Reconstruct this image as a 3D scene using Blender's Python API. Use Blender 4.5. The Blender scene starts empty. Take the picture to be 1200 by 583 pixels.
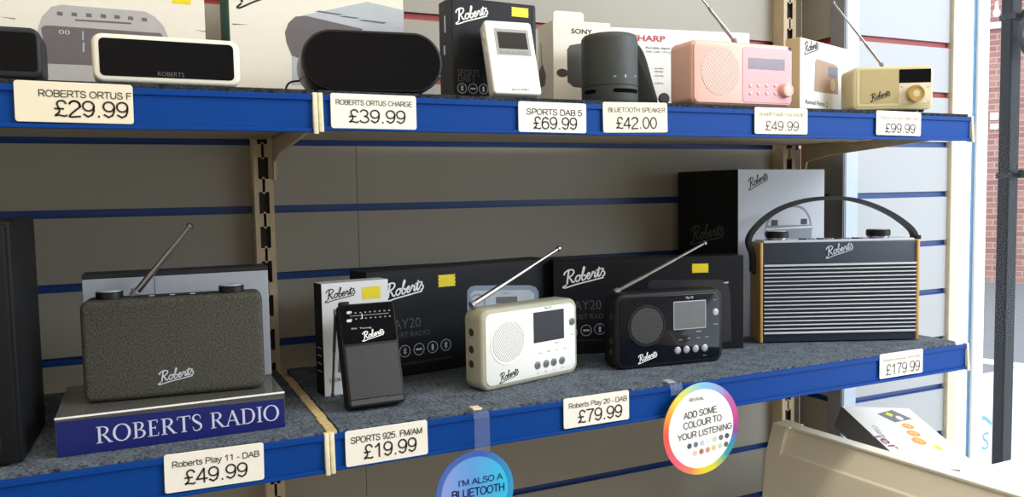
import bpy, bmesh, math, random
from mathutils import Vector, Matrix, Euler
random.seed(7)
sc = bpy.context.scene
C = sc.collection
PI = math.pi

# ------------------------------------------------------------------ camera
FPX, YAW, PITCH, ROLL = 936.0, 0.4314, 0.0673, -0.0188      # focal length in pixels of a 1200x583 frame
EYE = Vector((0.0, -1.2283, 1.25))
FW = Vector((math.sin(YAW) * math.cos(PITCH), math.cos(YAW) * math.cos(PITCH), -math.sin(PITCH)))
_r = Vector((math.cos(YAW), -math.sin(YAW), 0.0))
_u = _r.cross(FW)
RT = _r * math.cos(ROLL) + _u * math.sin(ROLL)
UP = -_r * math.sin(ROLL) + _u * math.cos(ROLL)
cd = bpy.data.cameras.new('camera')
cd.sensor_fit = 'HORIZONTAL'; cd.sensor_width = 36.0; cd.lens = 36.0 * FPX / 1200.0
cd.clip_start = 0.02; cd.clip_end = 200
cam = bpy.data.objects.new('camera', cd); C.objects.link(cam)
m = Matrix((RT, UP, -FW)).transposed().to_4x4(); m.translation = EYE
cam.matrix_world = m
sc.camera = cam

# ------------------------------------------------------------------ light and exposure
sc.view_settings.view_transform = 'Standard'
sc.view_settings.look = 'None'
sc.view_settings.gamma = 1.0
sc.view_settings.use_curve_mapping = False
sc.view_settings.exposure = 0.0
sc.cycles.use_denoising = True
sc.cycles.max_bounces = 8
sc.cycles.sample_clamp_indirect = 6.0

def lin(c):
    if isinstance(c, str):
        c = [int(c[i:i + 2], 16) / 255 for i in (0, 2, 4)]
    return tuple((x / 12.92 if x <= 0.04045 else ((x + 0.055) / 1.055) ** 2.4) for x in c)

world = bpy.data.worlds.new('World'); sc.world = world; world.use_nodes = True
wb = world.node_tree.nodes['Background']
wb.inputs[0].default_value = (0.82, 0.91, 1.0, 1); wb.inputs[1].default_value = 2.7      # overcast daylight

def area_lamp(name, loc, target, sx, sy, power, col):
    l = bpy.data.lights.new(name, 'AREA'); l.shape = 'RECTANGLE'; l.size = sx; l.size_y = sy
    l.energy = power; l.color = col
    o = bpy.data.objects.new(name, l); C.objects.link(o); o.location = loc
    o.rotation_euler = (Vector(target) - Vector(loc)).to_track_quat('-Z', 'Y').to_euler()
    return o
# the shop's ceiling fluorescent battens (warm white) and the daylight of the shop front on the right
area_lamp('ceiling_light', (0.35, -1.05, 2.62), (0.35, -1.05, 0), 2.4, 0.3, 19.0, (1.0, 0.87, 0.68))
area_lamp('ceiling_light', (-0.3, -2.8, 2.62), (-0.3, -2.8, 0), 1.4, 0.3, 12.0, (1.0, 0.96, 0.90))
area_lamp('shop_front_daylight', (2.0, -1.7, 2.12), (0.8, -0.3, 1.05), 1.2, 0.8, 37.0, (0.84, 0.92, 1.0))

# ------------------------------------------------------------------ materials
_mats = {}
def mat(name, col, rough=0.5, metal=0.0, spec=0.5, var=0.04, scale=60.0, bump=0.0, coat=0.0):
    if name in _mats: return _mats[name]
    m = bpy.data.materials.new(name); m.use_nodes = True
    nt = m.node_tree; bs = nt.nodes['Principled BSDF']
    c = lin(col)
    bs.inputs['Roughness'].default_value = rough
    bs.inputs['Metallic'].default_value = metal
    bs.inputs['Specular IOR Level'].default_value = spec
    if coat: bs.inputs['Coat Weight'].default_value = coat; bs.inputs['Coat Roughness'].default_value = 0.05
    tc = nt.nodes.new('ShaderNodeTexCoord')
    nz = nt.nodes.new('ShaderNodeTexNoise'); nz.inputs['Scale'].default_value = scale; nz.inputs['Detail'].default_value = 4
    nt.links.new(tc.outputs['Object'], nz.inputs['Vector'])
    rp = nt.nodes.new('ShaderNodeValToRGB')
    rp.color_ramp.elements[0].position = 0.3; rp.color_ramp.elements[1].position = 0.7
    rp.color_ramp.elements[0].color = (*[x * (1 - var) for x in c], 1)
    rp.color_ramp.elements[1].color = (*[min(1, x * (1 + var)) for x in c], 1)
    nt.links.new(nz.outputs['Fac'], rp.inputs['Fac'])
    nt.links.new(rp.outputs['Color'], bs.inputs['Base Color'])
    if bump:
        bp = nt.nodes.new('ShaderNodeBump'); bp.inputs['Strength'].default_value = bump; bp.inputs['Distance'].default_value = 0.001
        nt.links.new(nz.outputs['Fac'], bp.inputs['Height']); nt.links.new(bp.outputs['Normal'], bs.inputs['Normal'])
    _mats[name] = m
    return m

def node_math(nt, op, a, b=None):
    n = nt.nodes.new('ShaderNodeMath'); n.operation = op
    for i, v in enumerate((a, b)):
        if v is None: continue
        if isinstance(v, (int, float)): n.inputs[i].default_value = v
        else: nt.links.new(v, n.inputs[i])
    return n.outputs[0]

def mix_by(nt, fac, c0, c1, bs):
    mx = nt.nodes.new('ShaderNodeMix'); mx.data_type = 'RGBA'
    mx.inputs[6].default_value = (*lin(c0), 1); mx.inputs[7].default_value = (*lin(c1), 1)
    nt.links.new(fac, mx.inputs[0]); nt.links.new(mx.outputs[2], bs.inputs['Base Color'])

def dot_mat(name, base, hole, pitch, r, rough=0.45, diag=0.0, metal=0.0):
    """perforated grille: a square lattice of round holes in the local x-z plane"""
    if name in _mats: return _mats[name]
    m = bpy.data.materials.new(name); m.use_nodes = True; nt = m.node_tree; bs = nt.nodes['Principled BSDF']
    bs.inputs['Roughness'].default_value = rough; bs.inputs['Metallic'].default_value = metal
    tc = nt.nodes.new('ShaderNodeTexCoord'); mp = nt.nodes.new('ShaderNodeMapping')
    mp.inputs['Rotation'].default_value = (0, diag, 0); mp.inputs['Scale'].default_value = (1 / pitch,) * 3
    nt.links.new(tc.outputs['Object'], mp.inputs['Vector'])
    sp = nt.nodes.new('ShaderNodeSeparateXYZ'); nt.links.new(mp.outputs[0], sp.inputs[0])
    fx = node_math(nt, 'SUBTRACT', node_math(nt, 'FRACT', sp.outputs[0]), 0.5)
    fz = node_math(nt, 'SUBTRACT', node_math(nt, 'FRACT', sp.outputs[2]), 0.5)
    d2 = node_math(nt, 'ADD', node_math(nt, 'MULTIPLY', fx, fx), node_math(nt, 'MULTIPLY', fz, fz))
    mix_by(nt, node_math(nt, 'LESS_THAN', d2, r * r), base, hole, bs)
    _mats[name] = m
    return m

def carpet_mat(name, dark, light):
    m = bpy.data.materials.new(name); m.use_nodes = True; nt = m.node_tree; bs = nt.nodes['Principled BSDF']
    bs.inputs['Roughness'].default_value = 1.0; bs.inputs['Specular IOR Level'].default_value = 0.1
    tc = nt.nodes.new('ShaderNodeTexCoord')
    nz = nt.nodes.new('ShaderNodeTexNoise'); nz.inputs['Scale'].default_value = 250; nz.inputs['Detail'].default_value = 6; nz.inputs['Roughness'].default_value = 0.7
    n2 = nt.nodes.new('ShaderNodeTexNoise'); n2.inputs['Scale'].default_value = 40; n2.inputs['Detail'].default_value = 3
    nt.links.new(tc.outputs['Object'], nz.inputs['Vector']); nt.links.new(tc.outputs['Object'], n2.inputs['Vector'])
    f = node_math(nt, 'ADD', node_math(nt, 'MULTIPLY', nz.outputs['Fac'], 0.8), node_math(nt, 'MULTIPLY', n2.outputs['Fac'], 0.2))
    rp = nt.nodes.new('ShaderNodeValToRGB')
    rp.color_ramp.elements[0].position = 0.36; rp.color_ramp.elements[1].position = 0.64
    rp.color_ramp.elements[0].color = (*lin(dark), 1); rp.color_ramp.elements[1].color = (*lin(light), 1)
    nt.links.new(f, rp.inputs['Fac']); nt.links.new(rp.outputs['Color'], bs.inputs['Base Color'])
    bp = nt.nodes.new('ShaderNodeBump'); bp.inputs['Strength'].default_value = 0.9; bp.inputs['Distance'].default_value = 0.002
    nt.links.new(nz.outputs['Fac'], bp.inputs['Height']); nt.links.new(bp.outputs['Normal'], bs.inputs['Normal'])
    _mats[name] = m
    return m

def weave_mat(name, dark, light):
    m = bpy.data.materials.new(name); m.use_nodes = True; nt = m.node_tree; bs = nt.nodes['Principled BSDF']
    bs.inputs['Roughness'].default_value = 0.95; bs.inputs['Specular IOR Level'].default_value = 0.15
    tc = nt.nodes.new('ShaderNodeTexCoord')
    outs = []
    for s in ((1500, 1500, 450), (450, 450, 1500)):
        mp = nt.nodes.new('ShaderNodeMapping'); mp.inputs['Scale'].default_value = s
        nz = nt.nodes.new('ShaderNodeTexNoise'); nz.inputs['Scale'].default_value = 1.0; nz.inputs['Detail'].default_value = 3
        nt.links.new(tc.outputs['Object'], mp.inputs[0]); nt.links.new(mp.outputs[0], nz.inputs['Vector']); outs.append(nz.outputs['Fac'])
    f = node_math(nt, 'MULTIPLY', node_math(nt, 'ADD', *outs), 0.5)
    rp = nt.nodes.new('ShaderNodeValToRGB')
    rp.color_ramp.elements[0].position = 0.4; rp.color_ramp.elements[1].position = 0.62
    rp.color_ramp.elements[0].color = (*lin(dark), 1); rp.color_ramp.elements[1].color = (*lin(light), 1)
    nt.links.new(f, rp.inputs['Fac']); nt.links.new(rp.outputs['Color'], bs.inputs['Base Color'])
    bp = nt.nodes.new('ShaderNodeBump'); bp.inputs['Strength'].default_value = 0.5; bp.inputs['Distance'].default_value = 0.0008
    nt.links.new(f, bp.inputs['Height']); nt.links.new(bp.outputs['Normal'], bs.inputs['Normal'])
    _mats[name] = m
    return m

def wood_mat(name, a, b):
    m = bpy.data.materials.new(name); m.use_nodes = True; nt = m.node_tree; bs = nt.nodes['Principled BSDF']
    bs.inputs['Roughness'].default_value = 0.45
    tc = nt.nodes.new('ShaderNodeTexCoord'); mp = nt.nodes.new('ShaderNodeMapping'); mp.inputs['Scale'].default_value = (180, 180, 12)
    nz = nt.nodes.new('ShaderNodeTexNoise'); nz.inputs['Scale'].default_value = 1; nz.inputs['Detail'].default_value = 5
    nt.links.new(tc.outputs['Object'], mp.inputs[0]); nt.links.new(mp.outputs[0], nz.inputs['Vector'])
    mix_by(nt, nz.outputs['Fac'], a, b, bs); _mats[name] = m
    return m

def brick_mat(name):
    m = bpy.data.materials.new(name); m.use_nodes = True; nt = m.node_tree; bs = nt.nodes['Principled BSDF']
    bs.inputs['Roughness'].default_value = 0.9
    tc = nt.nodes.new('ShaderNodeTexCoord'); sp = nt.nodes.new('ShaderNodeSeparateXYZ'); cb = nt.nodes.new('ShaderNodeCombineXYZ')
    nt.links.new(tc.outputs['Object'], sp.inputs[0]); nt.links.new(sp.outputs[0], cb.inputs[0]); nt.links.new(sp.outputs[2], cb.inputs[1])
    bt = nt.nodes.new('ShaderNodeTexBrick'); bt.inputs['Scale'].default_value = 1.0
    bt.inputs['Brick Width'].default_value = 0.225; bt.inputs['Row Height'].default_value = 0.075; bt.inputs['Mortar Size'].default_value = 0.007
    bt.inputs['Color1'].default_value = (*lin('b9877b'), 1); bt.inputs['Color2'].default_value = (*lin('9c6a62'), 1); bt.inputs['Mortar'].default_value = (*lin('bba79c'), 1)
    nt.links.new(cb.outputs[0], bt.inputs['Vector']); nt.links.new(bt.outputs['Color'], bs.inputs['Base Color'])
    _mats[name] = m
    return m

def ramp_mat(name, stops, mode, rough=0.4):
    """printed colour gradient: mode 'angle' around the local y axis, 'x' across the object"""
    m = bpy.data.materials.new(name); m.use_nodes = True; nt = m.node_tree; bs = nt.nodes['Principled BSDF']
    bs.inputs['Roughness'].default_value = rough
    tc = nt.nodes.new('ShaderNodeTexCoord'); sp = nt.nodes.new('ShaderNodeSeparateXYZ'); nt.links.new(tc.outputs['Object'], sp.inputs[0])
    if mode == 'angle':
        f = node_math(nt, 'ADD', node_math(nt, 'DIVIDE', node_math(nt, 'ARCTAN2', sp.outputs[2], sp.outputs[0]), 2 * PI), 0.5)
    else:
        f = node_math(nt, 'ADD', node_math(nt, 'MULTIPLY', sp.outputs[0], 1 / mode), 0.5)
    rp = nt.nodes.new('ShaderNodeValToRGB'); el = rp.color_ramp.elements
    while len(el) < len(stops): el.new(0.5)
    for e, (p, c) in zip(el, stops): e.position = p; e.color = (*lin(c), 1)
    nt.links.new(f, rp.inputs['Fac']); nt.links.new(rp.outputs['Color'], bs.inputs['Base Color'])
    _mats[name] = m
    return m

def clear_mat(name, col, fac, rough=0.08):
    """clear plastic or window glass: part transparent, part glossy surface"""
    m = bpy.data.materials.new(name); m.use_nodes = True; nt = m.node_tree; bs = nt.nodes['Principled BSDF']
    bs.inputs['Base Color'].default_value = (*lin(col), 1); bs.inputs['Roughness'].default_value = rough
    tr = nt.nodes.new('ShaderNodeBsdfTransparent'); mx = nt.nodes.new('ShaderNodeMixShader'); mx.inputs[0].default_value = fac
    out = nt.nodes['Material Output']
    nt.links.new(tr.outputs[0], mx.inputs[1]); nt.links.new(bs.outputs[0], mx.inputs[2]); nt.links.new(mx.outputs[0], out.inputs['Surface'])
    _mats[name] = m
    return m

M = dict(
    board=mat('slat board pale grey', '9c978c', 0.55, var=0.015, scale=8),
    white_board=mat('slat board white', 'a6a9ad', 0.5, var=0.01, scale=8),
    blue_insert=mat('blue slat insert', '123f80', 0.4),
    red_insert=mat('red slat insert', '94271e', 0.45),
    cream_metal=mat('cream painted metal', 'c9b596', 0.5, var=0.05),
    cream_cap=mat('cream plastic', 'e6dcb8', 0.5, var=0.08, scale=200),
    tape=mat('worn cream edge', 'cbb583', 0.7, var=0.15, scale=150),
    shelf_metal=mat('beige shelf metal', 'b7a992', 0.5),
    strip=mat('blue ticket strip', '093f8c', 0.5, spec=.12, var=0.03, scale=20),
    slot_black=mat('deep black', '070707', 0.9, spec=.05),
    slot=mat('slot dark', '332d28', 0.8),
    alu_dark=mat('brushed grey metal', '8b8d92', 0.35, metal=0.3),
    alu=mat('grey metal trim', 'a9b4c0', 0.4, metal=0.2),
    post=mat('cream door post', 'd3c9b4', 0.6, var=0.05),
    frame=mat('white window frame', 'f1f1ee', 0.4, var=0.01),
    edge_blue=mat('blue film edge', '4f7ca6', 0.5, var=0.1),
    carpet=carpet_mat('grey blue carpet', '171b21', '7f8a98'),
    carpet_shaded=carpet_mat('shaded grey blue carpet', '101215', '4a4f57'),  # same carpet, shade put into its colour for the upper shelves
    card=mat('white card', 'f3eee2', 0.55, var=0.015),
    card_edge=mat('card cream', 'f1e6cc', 0.55, var=0.02),
    ink=mat('black ink', '2a2420', 0.7),
    ink_grey=mat('grey ink', '6d6760', 0.7),
    ink_fade=mat('faded ink', 'c9b9a4', 0.7),
    black=mat('black plastic', '121214', 0.42, spec=.35),
    black_soft=mat('soft black plastic', '131315', 0.55, spec=.3),
    gloss=mat('black gloss', '07080d', 0.08, spec=0.22, var=0.0),
    glossnavy=mat('gloss navy black', '090c18', 0.08, spec=0.4, var=0.0),
    lcd=mat('lcd dark', '1c1d20', 0.25, spec=.3, var=0.0),
    lcd_grey=mat('lcd grey', '6a6d70', 0.15, var=0.05),
    lcd_pink=mat('lcd mauve', '7b6d7a', 0.2),
    chrome=mat('chrome', 'aaaaae', 0.22, metal=1.0, var=0.0),
    silver=mat('silver print', 'ccd3df', 0.35, metal=0.15),
    white_print=mat('white print', 'f6f6f4', 0.5),
    grey_print=mat('grey print', '57585c', 0.5),
    boxblack=mat('black carton', '17181c', 0.5, spec=.22, var=0.05, scale=20),
    boxblack_side=mat('black carton side', '101013', 0.5, spec=.2),
    boxdark=mat('charcoal carton', '2a2b2f', 0.5, spec=.25),
    boxwhite=mat('white carton', 'e4e3e1', 0.4, var=0.012),
    boxshade=mat('shaded white carton', 'a9abb2', 0.45, var=0.012),  # white carton greyed, the upper shelf's shadow painted into its colour
    boxgrey=mat('pale grey carton', 'a9adb5', 0.4, var=0.02),
    boxcream=mat('cream carton', 'ece7da', 0.5, var=0.015),
    kraft=mat('beige carton side', 'd6c49c', 0.55, var=0.02),
    teal=mat('teal carton side', '16665c', 0.5),
    yellow=mat('yellow sticker', 'ecd512', 0.5),
    white=mat('white plastic', 'efeee8', 0.35, var=0.01),
    cream=mat('cream white plastic', 'ebe6d6', 0.35, var=0.01),
    olive=mat('grey green rubber', 'a9a894', 0.6, var=0.03),
    pink=mat('pink plastic', 'e9b9aa', 0.4, var=0.015),
    pinkgloss=mat('pink gloss panel', 'dca5aa', 0.3, spec=.3, var=0.01),
    beige=mat('beige plastic', 'cfc398', 0.45, var=0.02),
    beige_light=mat('light beige panel', 'e0d8c0', 0.35, var=0.02),
    brass=mat('pale brass', 'c9ac6a', 0.3, metal=0.5),
    grey_btn=mat('grey button', '75777c', 0.35),
    silver_btn=mat('silver button', 'a6a8ac', 0.3, metal=0.4),
    spkgreen=mat('dark grey green plastic', '3c413f', 0.6, var=0.03),
    spkblack=mat('matt black cabinet', '0d0d0f', 0.65, spec=.25, var=0.05),
    spkside=mat('dark grey cabinet side', '17181b', 0.5, spec=.25, var=0.05),
    leather=mat('navy leathercloth', '222b3a', 0.55, bump=0.3, scale=700),
    strap=mat('black leather strap', '191a1d', 0.5, bump=0.2, scale=400),
    oak=wood_mat('oak side', 'b88a4c', 'd8ad6c'),
    fabric=weave_mat('grey woven fabric', '2b2b28', '605f57'),
    sign=mat('navy blue sign', '111c66', 0.35),
    sign_text=mat('pale lettering', 'c9cde6', 0.5),
    tub=mat('cream tub plastic', 'f2ecda', 0.45, var=0.015, scale=10),
    tub_rim=mat('white tub rim', 'f0ece0', 0.4, var=0.01),
    pole=mat('black steel', '121113', 0.5, spec=.25),
    pole_grey=mat('grey steel', '282b30', 0.45, spec=.25),
    asphalt=mat('asphalt', '84868a', 0.95, var=0.04, scale=12),
    line=mat('white road line', 'e6e6e6', 0.8),
    concrete=mat('pale stone', 'dcd8d2', 0.9),
    plaster=mat('shop plaster', 'cfc8ba', 0.9),
    floorm=mat('shop floor', '8a857c', 0.8, var=0.1),
    orange=mat('orange print', 'e9a13c', 0.5),
    magenta=mat('magenta print', '9c2a5c', 0.5),
    slate=mat('slate print', '6c6f78', 0.5),
    skyblue=mat('sky blue print', '7db6d6', 0.5),
    greyprod=mat('printed grey product', 'b6b4b4', 0.5),
    greydark=mat('printed dark product', '6b6468', 0.5),
    brownprod=mat('printed tan product', 'a58a74', 0.5),
    bluegrey=mat('printed blue grey product', '8391a4', 0.5),
    paleprod=mat('printed pale product', 'b9c0c9', 0.5),
    faint=mat('faint print on black', '33343b', 0.3),
    red_ink=mat('red ink', 'b81f26', 0.5),
    brick=brick_mat('red brick'),
    glass=clear_mat('window glass', '20262a', 0.05, 0.02),
    acrylic=clear_mat('smoky acrylic', '6a6a68', 0.62, 0.12),
    film=clear_mat('clear plastic strip', 'cfd8e4', 0.07, 0.3),
    mirror=mat('mirror', 'dfe6ea', 0.05, metal=1.0, var=0.0),
)

# ------------------------------------------------------------------ helpers
def ray(px, py):
    return FW * FPX + RT * (px - 600.0) - UP * (py - 291.5)

def at(px, py, Y):
    """the point of the vertical plane y = Y seen at a photograph pixel"""
    d = ray(px, py); return EYE + d * ((Y - EYE.y) / d.y)

def catmull(pts, n=8, closed=False):
    P = [Vector(p) for p in pts]; out = []
    N = len(P)
    if N == 2: return P
    segs = N if closed else N - 1
    for i in range(segs):
        p0 = P[(i - 1) % N] if (closed or i > 0) else P[0] * 2 - P[1]
        p1 = P[i]; p2 = P[(i + 1) % N]
        p3 = P[(i + 2) % N] if (closed or i + 2 < N) else P[-1] * 2 - P[-2]
        for k in range(n):
            t = k / n
            out.append(0.5 * ((2 * p1) + (p2 - p0) * t + (2 * p0 - 5 * p1 + 4 * p2 - p3) * t * t + (3 * p1 - p0 - 3 * p2 + p3) * t ** 3))
    if not closed: out.append(P[-1])
    return out

def rrect(x0, x1, z0, z1, r, n=6):
    r = min(r, (x1 - x0) * .4995, (z1 - z0) * .4995); pts = []
    for cx, cz, a0 in ((x1 - r, z0 + r, -90), (x1 - r, z1 - r, 0), (x0 + r, z1 - r, 90), (x0 + r, z0 + r, 180)):
        for k in range(n + 1):
            a = math.radians(a0 + 90 * k / n); pts.append((cx + r * math.cos(a), cz + r * math.sin(a)))
    return pts

def circ(cx, cz, r, n=28, rz=None):
    return [(cx + r * math.cos(2 * PI * k / n), cz + (rz or r) * math.sin(2 * PI * k / n)) for k in range(n)]

class B:
    """collects shapes and links them as ONE mesh object"""
    def __init__(s): s.bm = bmesh.new()
    def _merge(s, t, mi):
        for f in t.faces: f.material_index = mi if f.material_index == 0 else f.material_index
        me = bpy.data.meshes.new('tmp'); t.to_mesh(me); t.free(); s.bm.from_mesh(me); bpy.data.meshes.remove(me)
    def box(s, x0, x1, y0, y1, z0, z1, mi=0, bev=0.0, seg=2):
        t = bmesh.new()
        v = [t.verts.new((x, y, z)) for x in (x0, x1) for y in (y0, y1) for z in (z0, z1)]
        for q in ((0, 1, 3, 2), (4, 6, 7, 5), (0, 4, 5, 1), (2, 3, 7, 6), (0, 2, 6, 4), (1, 5, 7, 3)): t.faces.new([v[i] for i in q])
        bmesh.ops.recalc_face_normals(t, faces=t.faces)
        if bev: bmesh.ops.bevel(t, geom=list(t.edges), offset=bev, segments=seg, profile=0.5, affect='EDGES')
        s._merge(t, mi); return s
    def hexa(s, pts, mi=0, bev=0.0):
        """pts: 4 bottom corners then 4 top corners, same order"""
        t = bmesh.new(); v = [t.verts.new(p) for p in pts]
        for q in ((3, 2, 1, 0), (4, 5, 6, 7), (0, 1, 5, 4), (1, 2, 6, 5), (2, 3, 7, 6), (3, 0, 4, 7)): t.faces.new([v[i] for i in q])
        bmesh.ops.recalc_face_normals(t, faces=t.faces)
        if bev: bmesh.ops.bevel(t, geom=list(t.edges), offset=bev, segments=2, profile=0.5, affect='EDGES')
        s._merge(t, mi); return s
    def prism(s, pts, y0, y1, mi=0, bev=0.0, seg=3, bev_back=True):
        """x-z outline extruded along y"""
        t = bmesh.new()
        a = [t.verts.new((x, y0, z)) for x, z in pts]; b = [t.verts.new((x, y1, z)) for x, z in pts]
        n = len(pts); fa = t.faces.new(a); fb = t.faces.new(b[::-1])
        for i in range(n): t.faces.new((a[i], b[i], b[(i + 1) % n], a[(i + 1) % n]))
        bmesh.ops.recalc_face_normals(t, faces=t.faces)
        if bev:
            ed = list(fa.edges) + (list(fb.edges) if bev_back else [])
            bmesh.ops.bevel(t, geom=ed, offset=bev, segments=seg, profile=0.5, affect='EDGES')
        s._merge(t, mi); return s
    def sheet(s, pts, y, mi=0, th=0.0004):
        """a printed or stuck-on patch in the x-z plane, its face at y - th"""
        return s.prism(pts, y - th, y, mi)
    def ring(s, cx, cz, r0, r1, y, mi=0, th=0.0004, n=32):
        t = bmesh.new(); o = []
        for k in range(n):
            a = 2 * PI * k / n; c, q = math.cos(a), math.sin(a)
            o.append([t.verts.new((cx + r * c, yy, cz + r * q)) for r, yy in ((r0, y), (r0, y - th), (r1, y - th), (r1, y))])
        for k in range(n):
            p, q = o[k], o[(k + 1) % n]
            for i in range(3): t.faces.new((p[i], p[i + 1], q[i + 1], q[i]))
        bmesh.ops.recalc_face_normals(t, faces=t.faces)
        s._merge(t, mi); return s
    def lathe(s, prof, O=(0, 0, 0), axis='z', n=32, mi=0):
        """profile of (radius, height) turned about an axis through O; axis may be a vector"""
        ax = {'z': Vector((0, 0, 1)), 'y': Vector((0, -1, 0)), 'x': Vector((1, 0, 0))}[axis] if isinstance(axis, str) else Vector(axis).normalized()
        e1 = ax.orthogonal().normalized(); e2 = ax.cross(e1); O = Vector(O)
        t = bmesh.new(); rows = []
        for r, h in prof:
            rows.append([t.verts.new(O + ax * h + (e1 * math.cos(2 * PI * k / n) + e2 * math.sin(2 * PI * k / n)) * max(r, 1e-5)) for k in range(n)])
        for a, b in zip(rows, rows[1:]):
            for k in range(n): t.faces.new((a[k], a[(k + 1) % n], b[(k + 1) % n], b[k]))
        t.faces.new(rows[0][::-1]); t.faces.new(rows[-1])
        bmesh.ops.recalc_face_normals(t, faces=t.faces)
        s._merge(t, mi); return s
    def tube(s, pts, r, n=10, mi=0):
        P = [Vector(p) for p in pts]; t = bmesh.new(); rows = []
        rr = r if isinstance(r, (list, tuple)) else [r] * len(P)
        e = None
        for i, p in enumerate(P):
            d = (P[min(i + 1, len(P) - 1)] - P[max(i - 1, 0)]).normalized()
            e = d.orthogonal().normalized() if e is None else (e - d * e.dot(d)).normalized()
            f = d.cross(e)
            rows.append([t.verts.new(p + (e * math.cos(2 * PI * k / n) + f * math.sin(2 * PI * k / n)) * rr[i]) for k in range(n)])
        for a, b in zip(rows, rows[1:]):
            for k in range(n): t.faces.new((a[k], a[(k + 1) % n], b[(k + 1) % n], b[k]))
        t.faces.new(rows[0][::-1]); t.faces.new(rows[-1])
        bmesh.ops.recalc_face_normals(t, faces=t.faces)
        s._merge(t, mi); return s
    def band(s, pts, wdir, w, th, mi=0):
        """a flat strap: path pts, width w along wdir, thickness th"""
        P = [Vector(p) for p in pts]; wd = Vector(wdir).normalized(); t = bmesh.new(); rows = []
        for i, p in enumerate(P):
            d = (P[min(i + 1, len(P) - 1)] - P[max(i - 1, 0)]).normalized(); nn = d.cross(wd).normalized()
            rows.append([t.verts.new(p + wd * (a * w / 2) + nn * (b * th / 2)) for a, b in ((-1, -1), (1, -1), (1, 1), (-1, 1))])
        for a, b in zip(rows, rows[1:]):
            for k in range(4): t.faces.new((a[k], a[(k + 1) % 4], b[(k + 1) % 4], b[k]))
        t.faces.new(rows[0][::-1]); t.faces.new(rows[-1])
        bmesh.ops.recalc_face_normals(t, faces=t.faces)
        s._merge(t, mi); return s
    def ribbon(s, pts, w, O=(0, 0, 0), ex=(1, 0, 0), ez=(0, 0, 1), mi=0, th=0.0003, closed=False):
        """an inked stroke of varying width lying in the plane O + ex, ez"""
        O, ex, ez = Vector(O), Vector(ex), Vector(ez); nn = ex.cross(ez).normalized()
        P = [Vector((p[0], p[1], 0)) for p in pts]; N = len(P); W = w if isinstance(w, (list, tuple)) else [w] * N
        t = bmesh.new(); rows = []
        for i, p in enumerate(P):
            d = (P[(i + 1) % N] - P[i - 1]) if closed else (P[min(i + 1, N - 1)] - P[max(i - 1, 0)])
            d = d.normalized() if d.length > 1e-9 else Vector((1, 0, 0)); q = Vector((-d.y, d.x, 0)) * (W[i] / 2)
            rows.append([t.verts.new(O + ex * v.x + ez * v.y + nn * h) for v, h in ((p + q, 0), (p + q, th), (p - q, th), (p - q, 0))])
        idx = range(N) if closed else range(N - 1)
        for i in idx:
            a, b = rows[i], rows[(i + 1) % N]
            for k in range(3): t.faces.new((a[k], a[k + 1], b[k + 1], b[k]))
        s._merge(t, mi); return s
    def obj(s, name, mats, parent=None, smooth=40, loc=None):
        me = bpy.data.meshes.new(name); bmesh.ops.remove_doubles(s.bm, verts=s.bm.verts, dist=1e-7)
        s.bm.to_mesh(me); s.bm.free()
        for mm in (mats if isinstance(mats, (list, tuple)) else [mats]): me.materials.append(M[mm] if isinstance(mm, str) else mm)
        if smooth:
            for p in me.polygons: p.use_smooth = True
            me.set_sharp_from_angle(angle=math.radians(smooth))
        o = bpy.data.objects.new(name, me); C.objects.link(o)
        if parent is not None: o.parent = parent.o if isinstance(parent, T) else parent
        if loc: o.location = loc
        return o

def tag(o, label, cat, group=None):
    o['label'] = label; o['category'] = cat
    if group: o['group'] = group
    return o

def struct(o): o['kind'] = 'structure'; return o

class T:
    """a thing: an Empty at its base; local x to the right, y into the depth, z up, front face at y = 0"""
    def __init__(s, name, label, cat, X, Y, Z, yaw=0.0, lean=0.0, group=None):
        s.o = bpy.data.objects.new(name, None); C.objects.link(s.o); s.o.empty_display_size = 0.03
        s.o.location = (X, Y, Z); s.o.rotation_euler = (-lean, 0, yaw)
        tag(s.o, label, cat, group)
        s.m = Matrix.Translation((X, Y, Z)) @ Euler((-lean, 0, yaw)).to_matrix().to_4x4()
        s.mi = s.m.inverted()
    def f(s, px, py, y=0.0):
        """where a photograph pixel falls on this thing's local plane y"""
        e = s.mi @ EYE; d = s.mi.to_3x3() @ ray(px, py); t = (y - e.y) / d.y
        p = e + d * t; return (p.x, p.z)
    def fx(s, px, py, x):
        """the same on a side plane of local x; returns (y, z)"""
        e = s.mi @ EYE; d = s.mi.to_3x3() @ ray(px, py); t = (x - e.x) / d.x
        p = e + d * t; return (p.y, p.z)
    def p3(s, px, py, y=0.0):
        x, z = s.f(px, py, y); return Vector((x, y, z))
    def q(s, pts, y=0.0): return [s.f(a, b, y) for a, b in pts]

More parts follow.
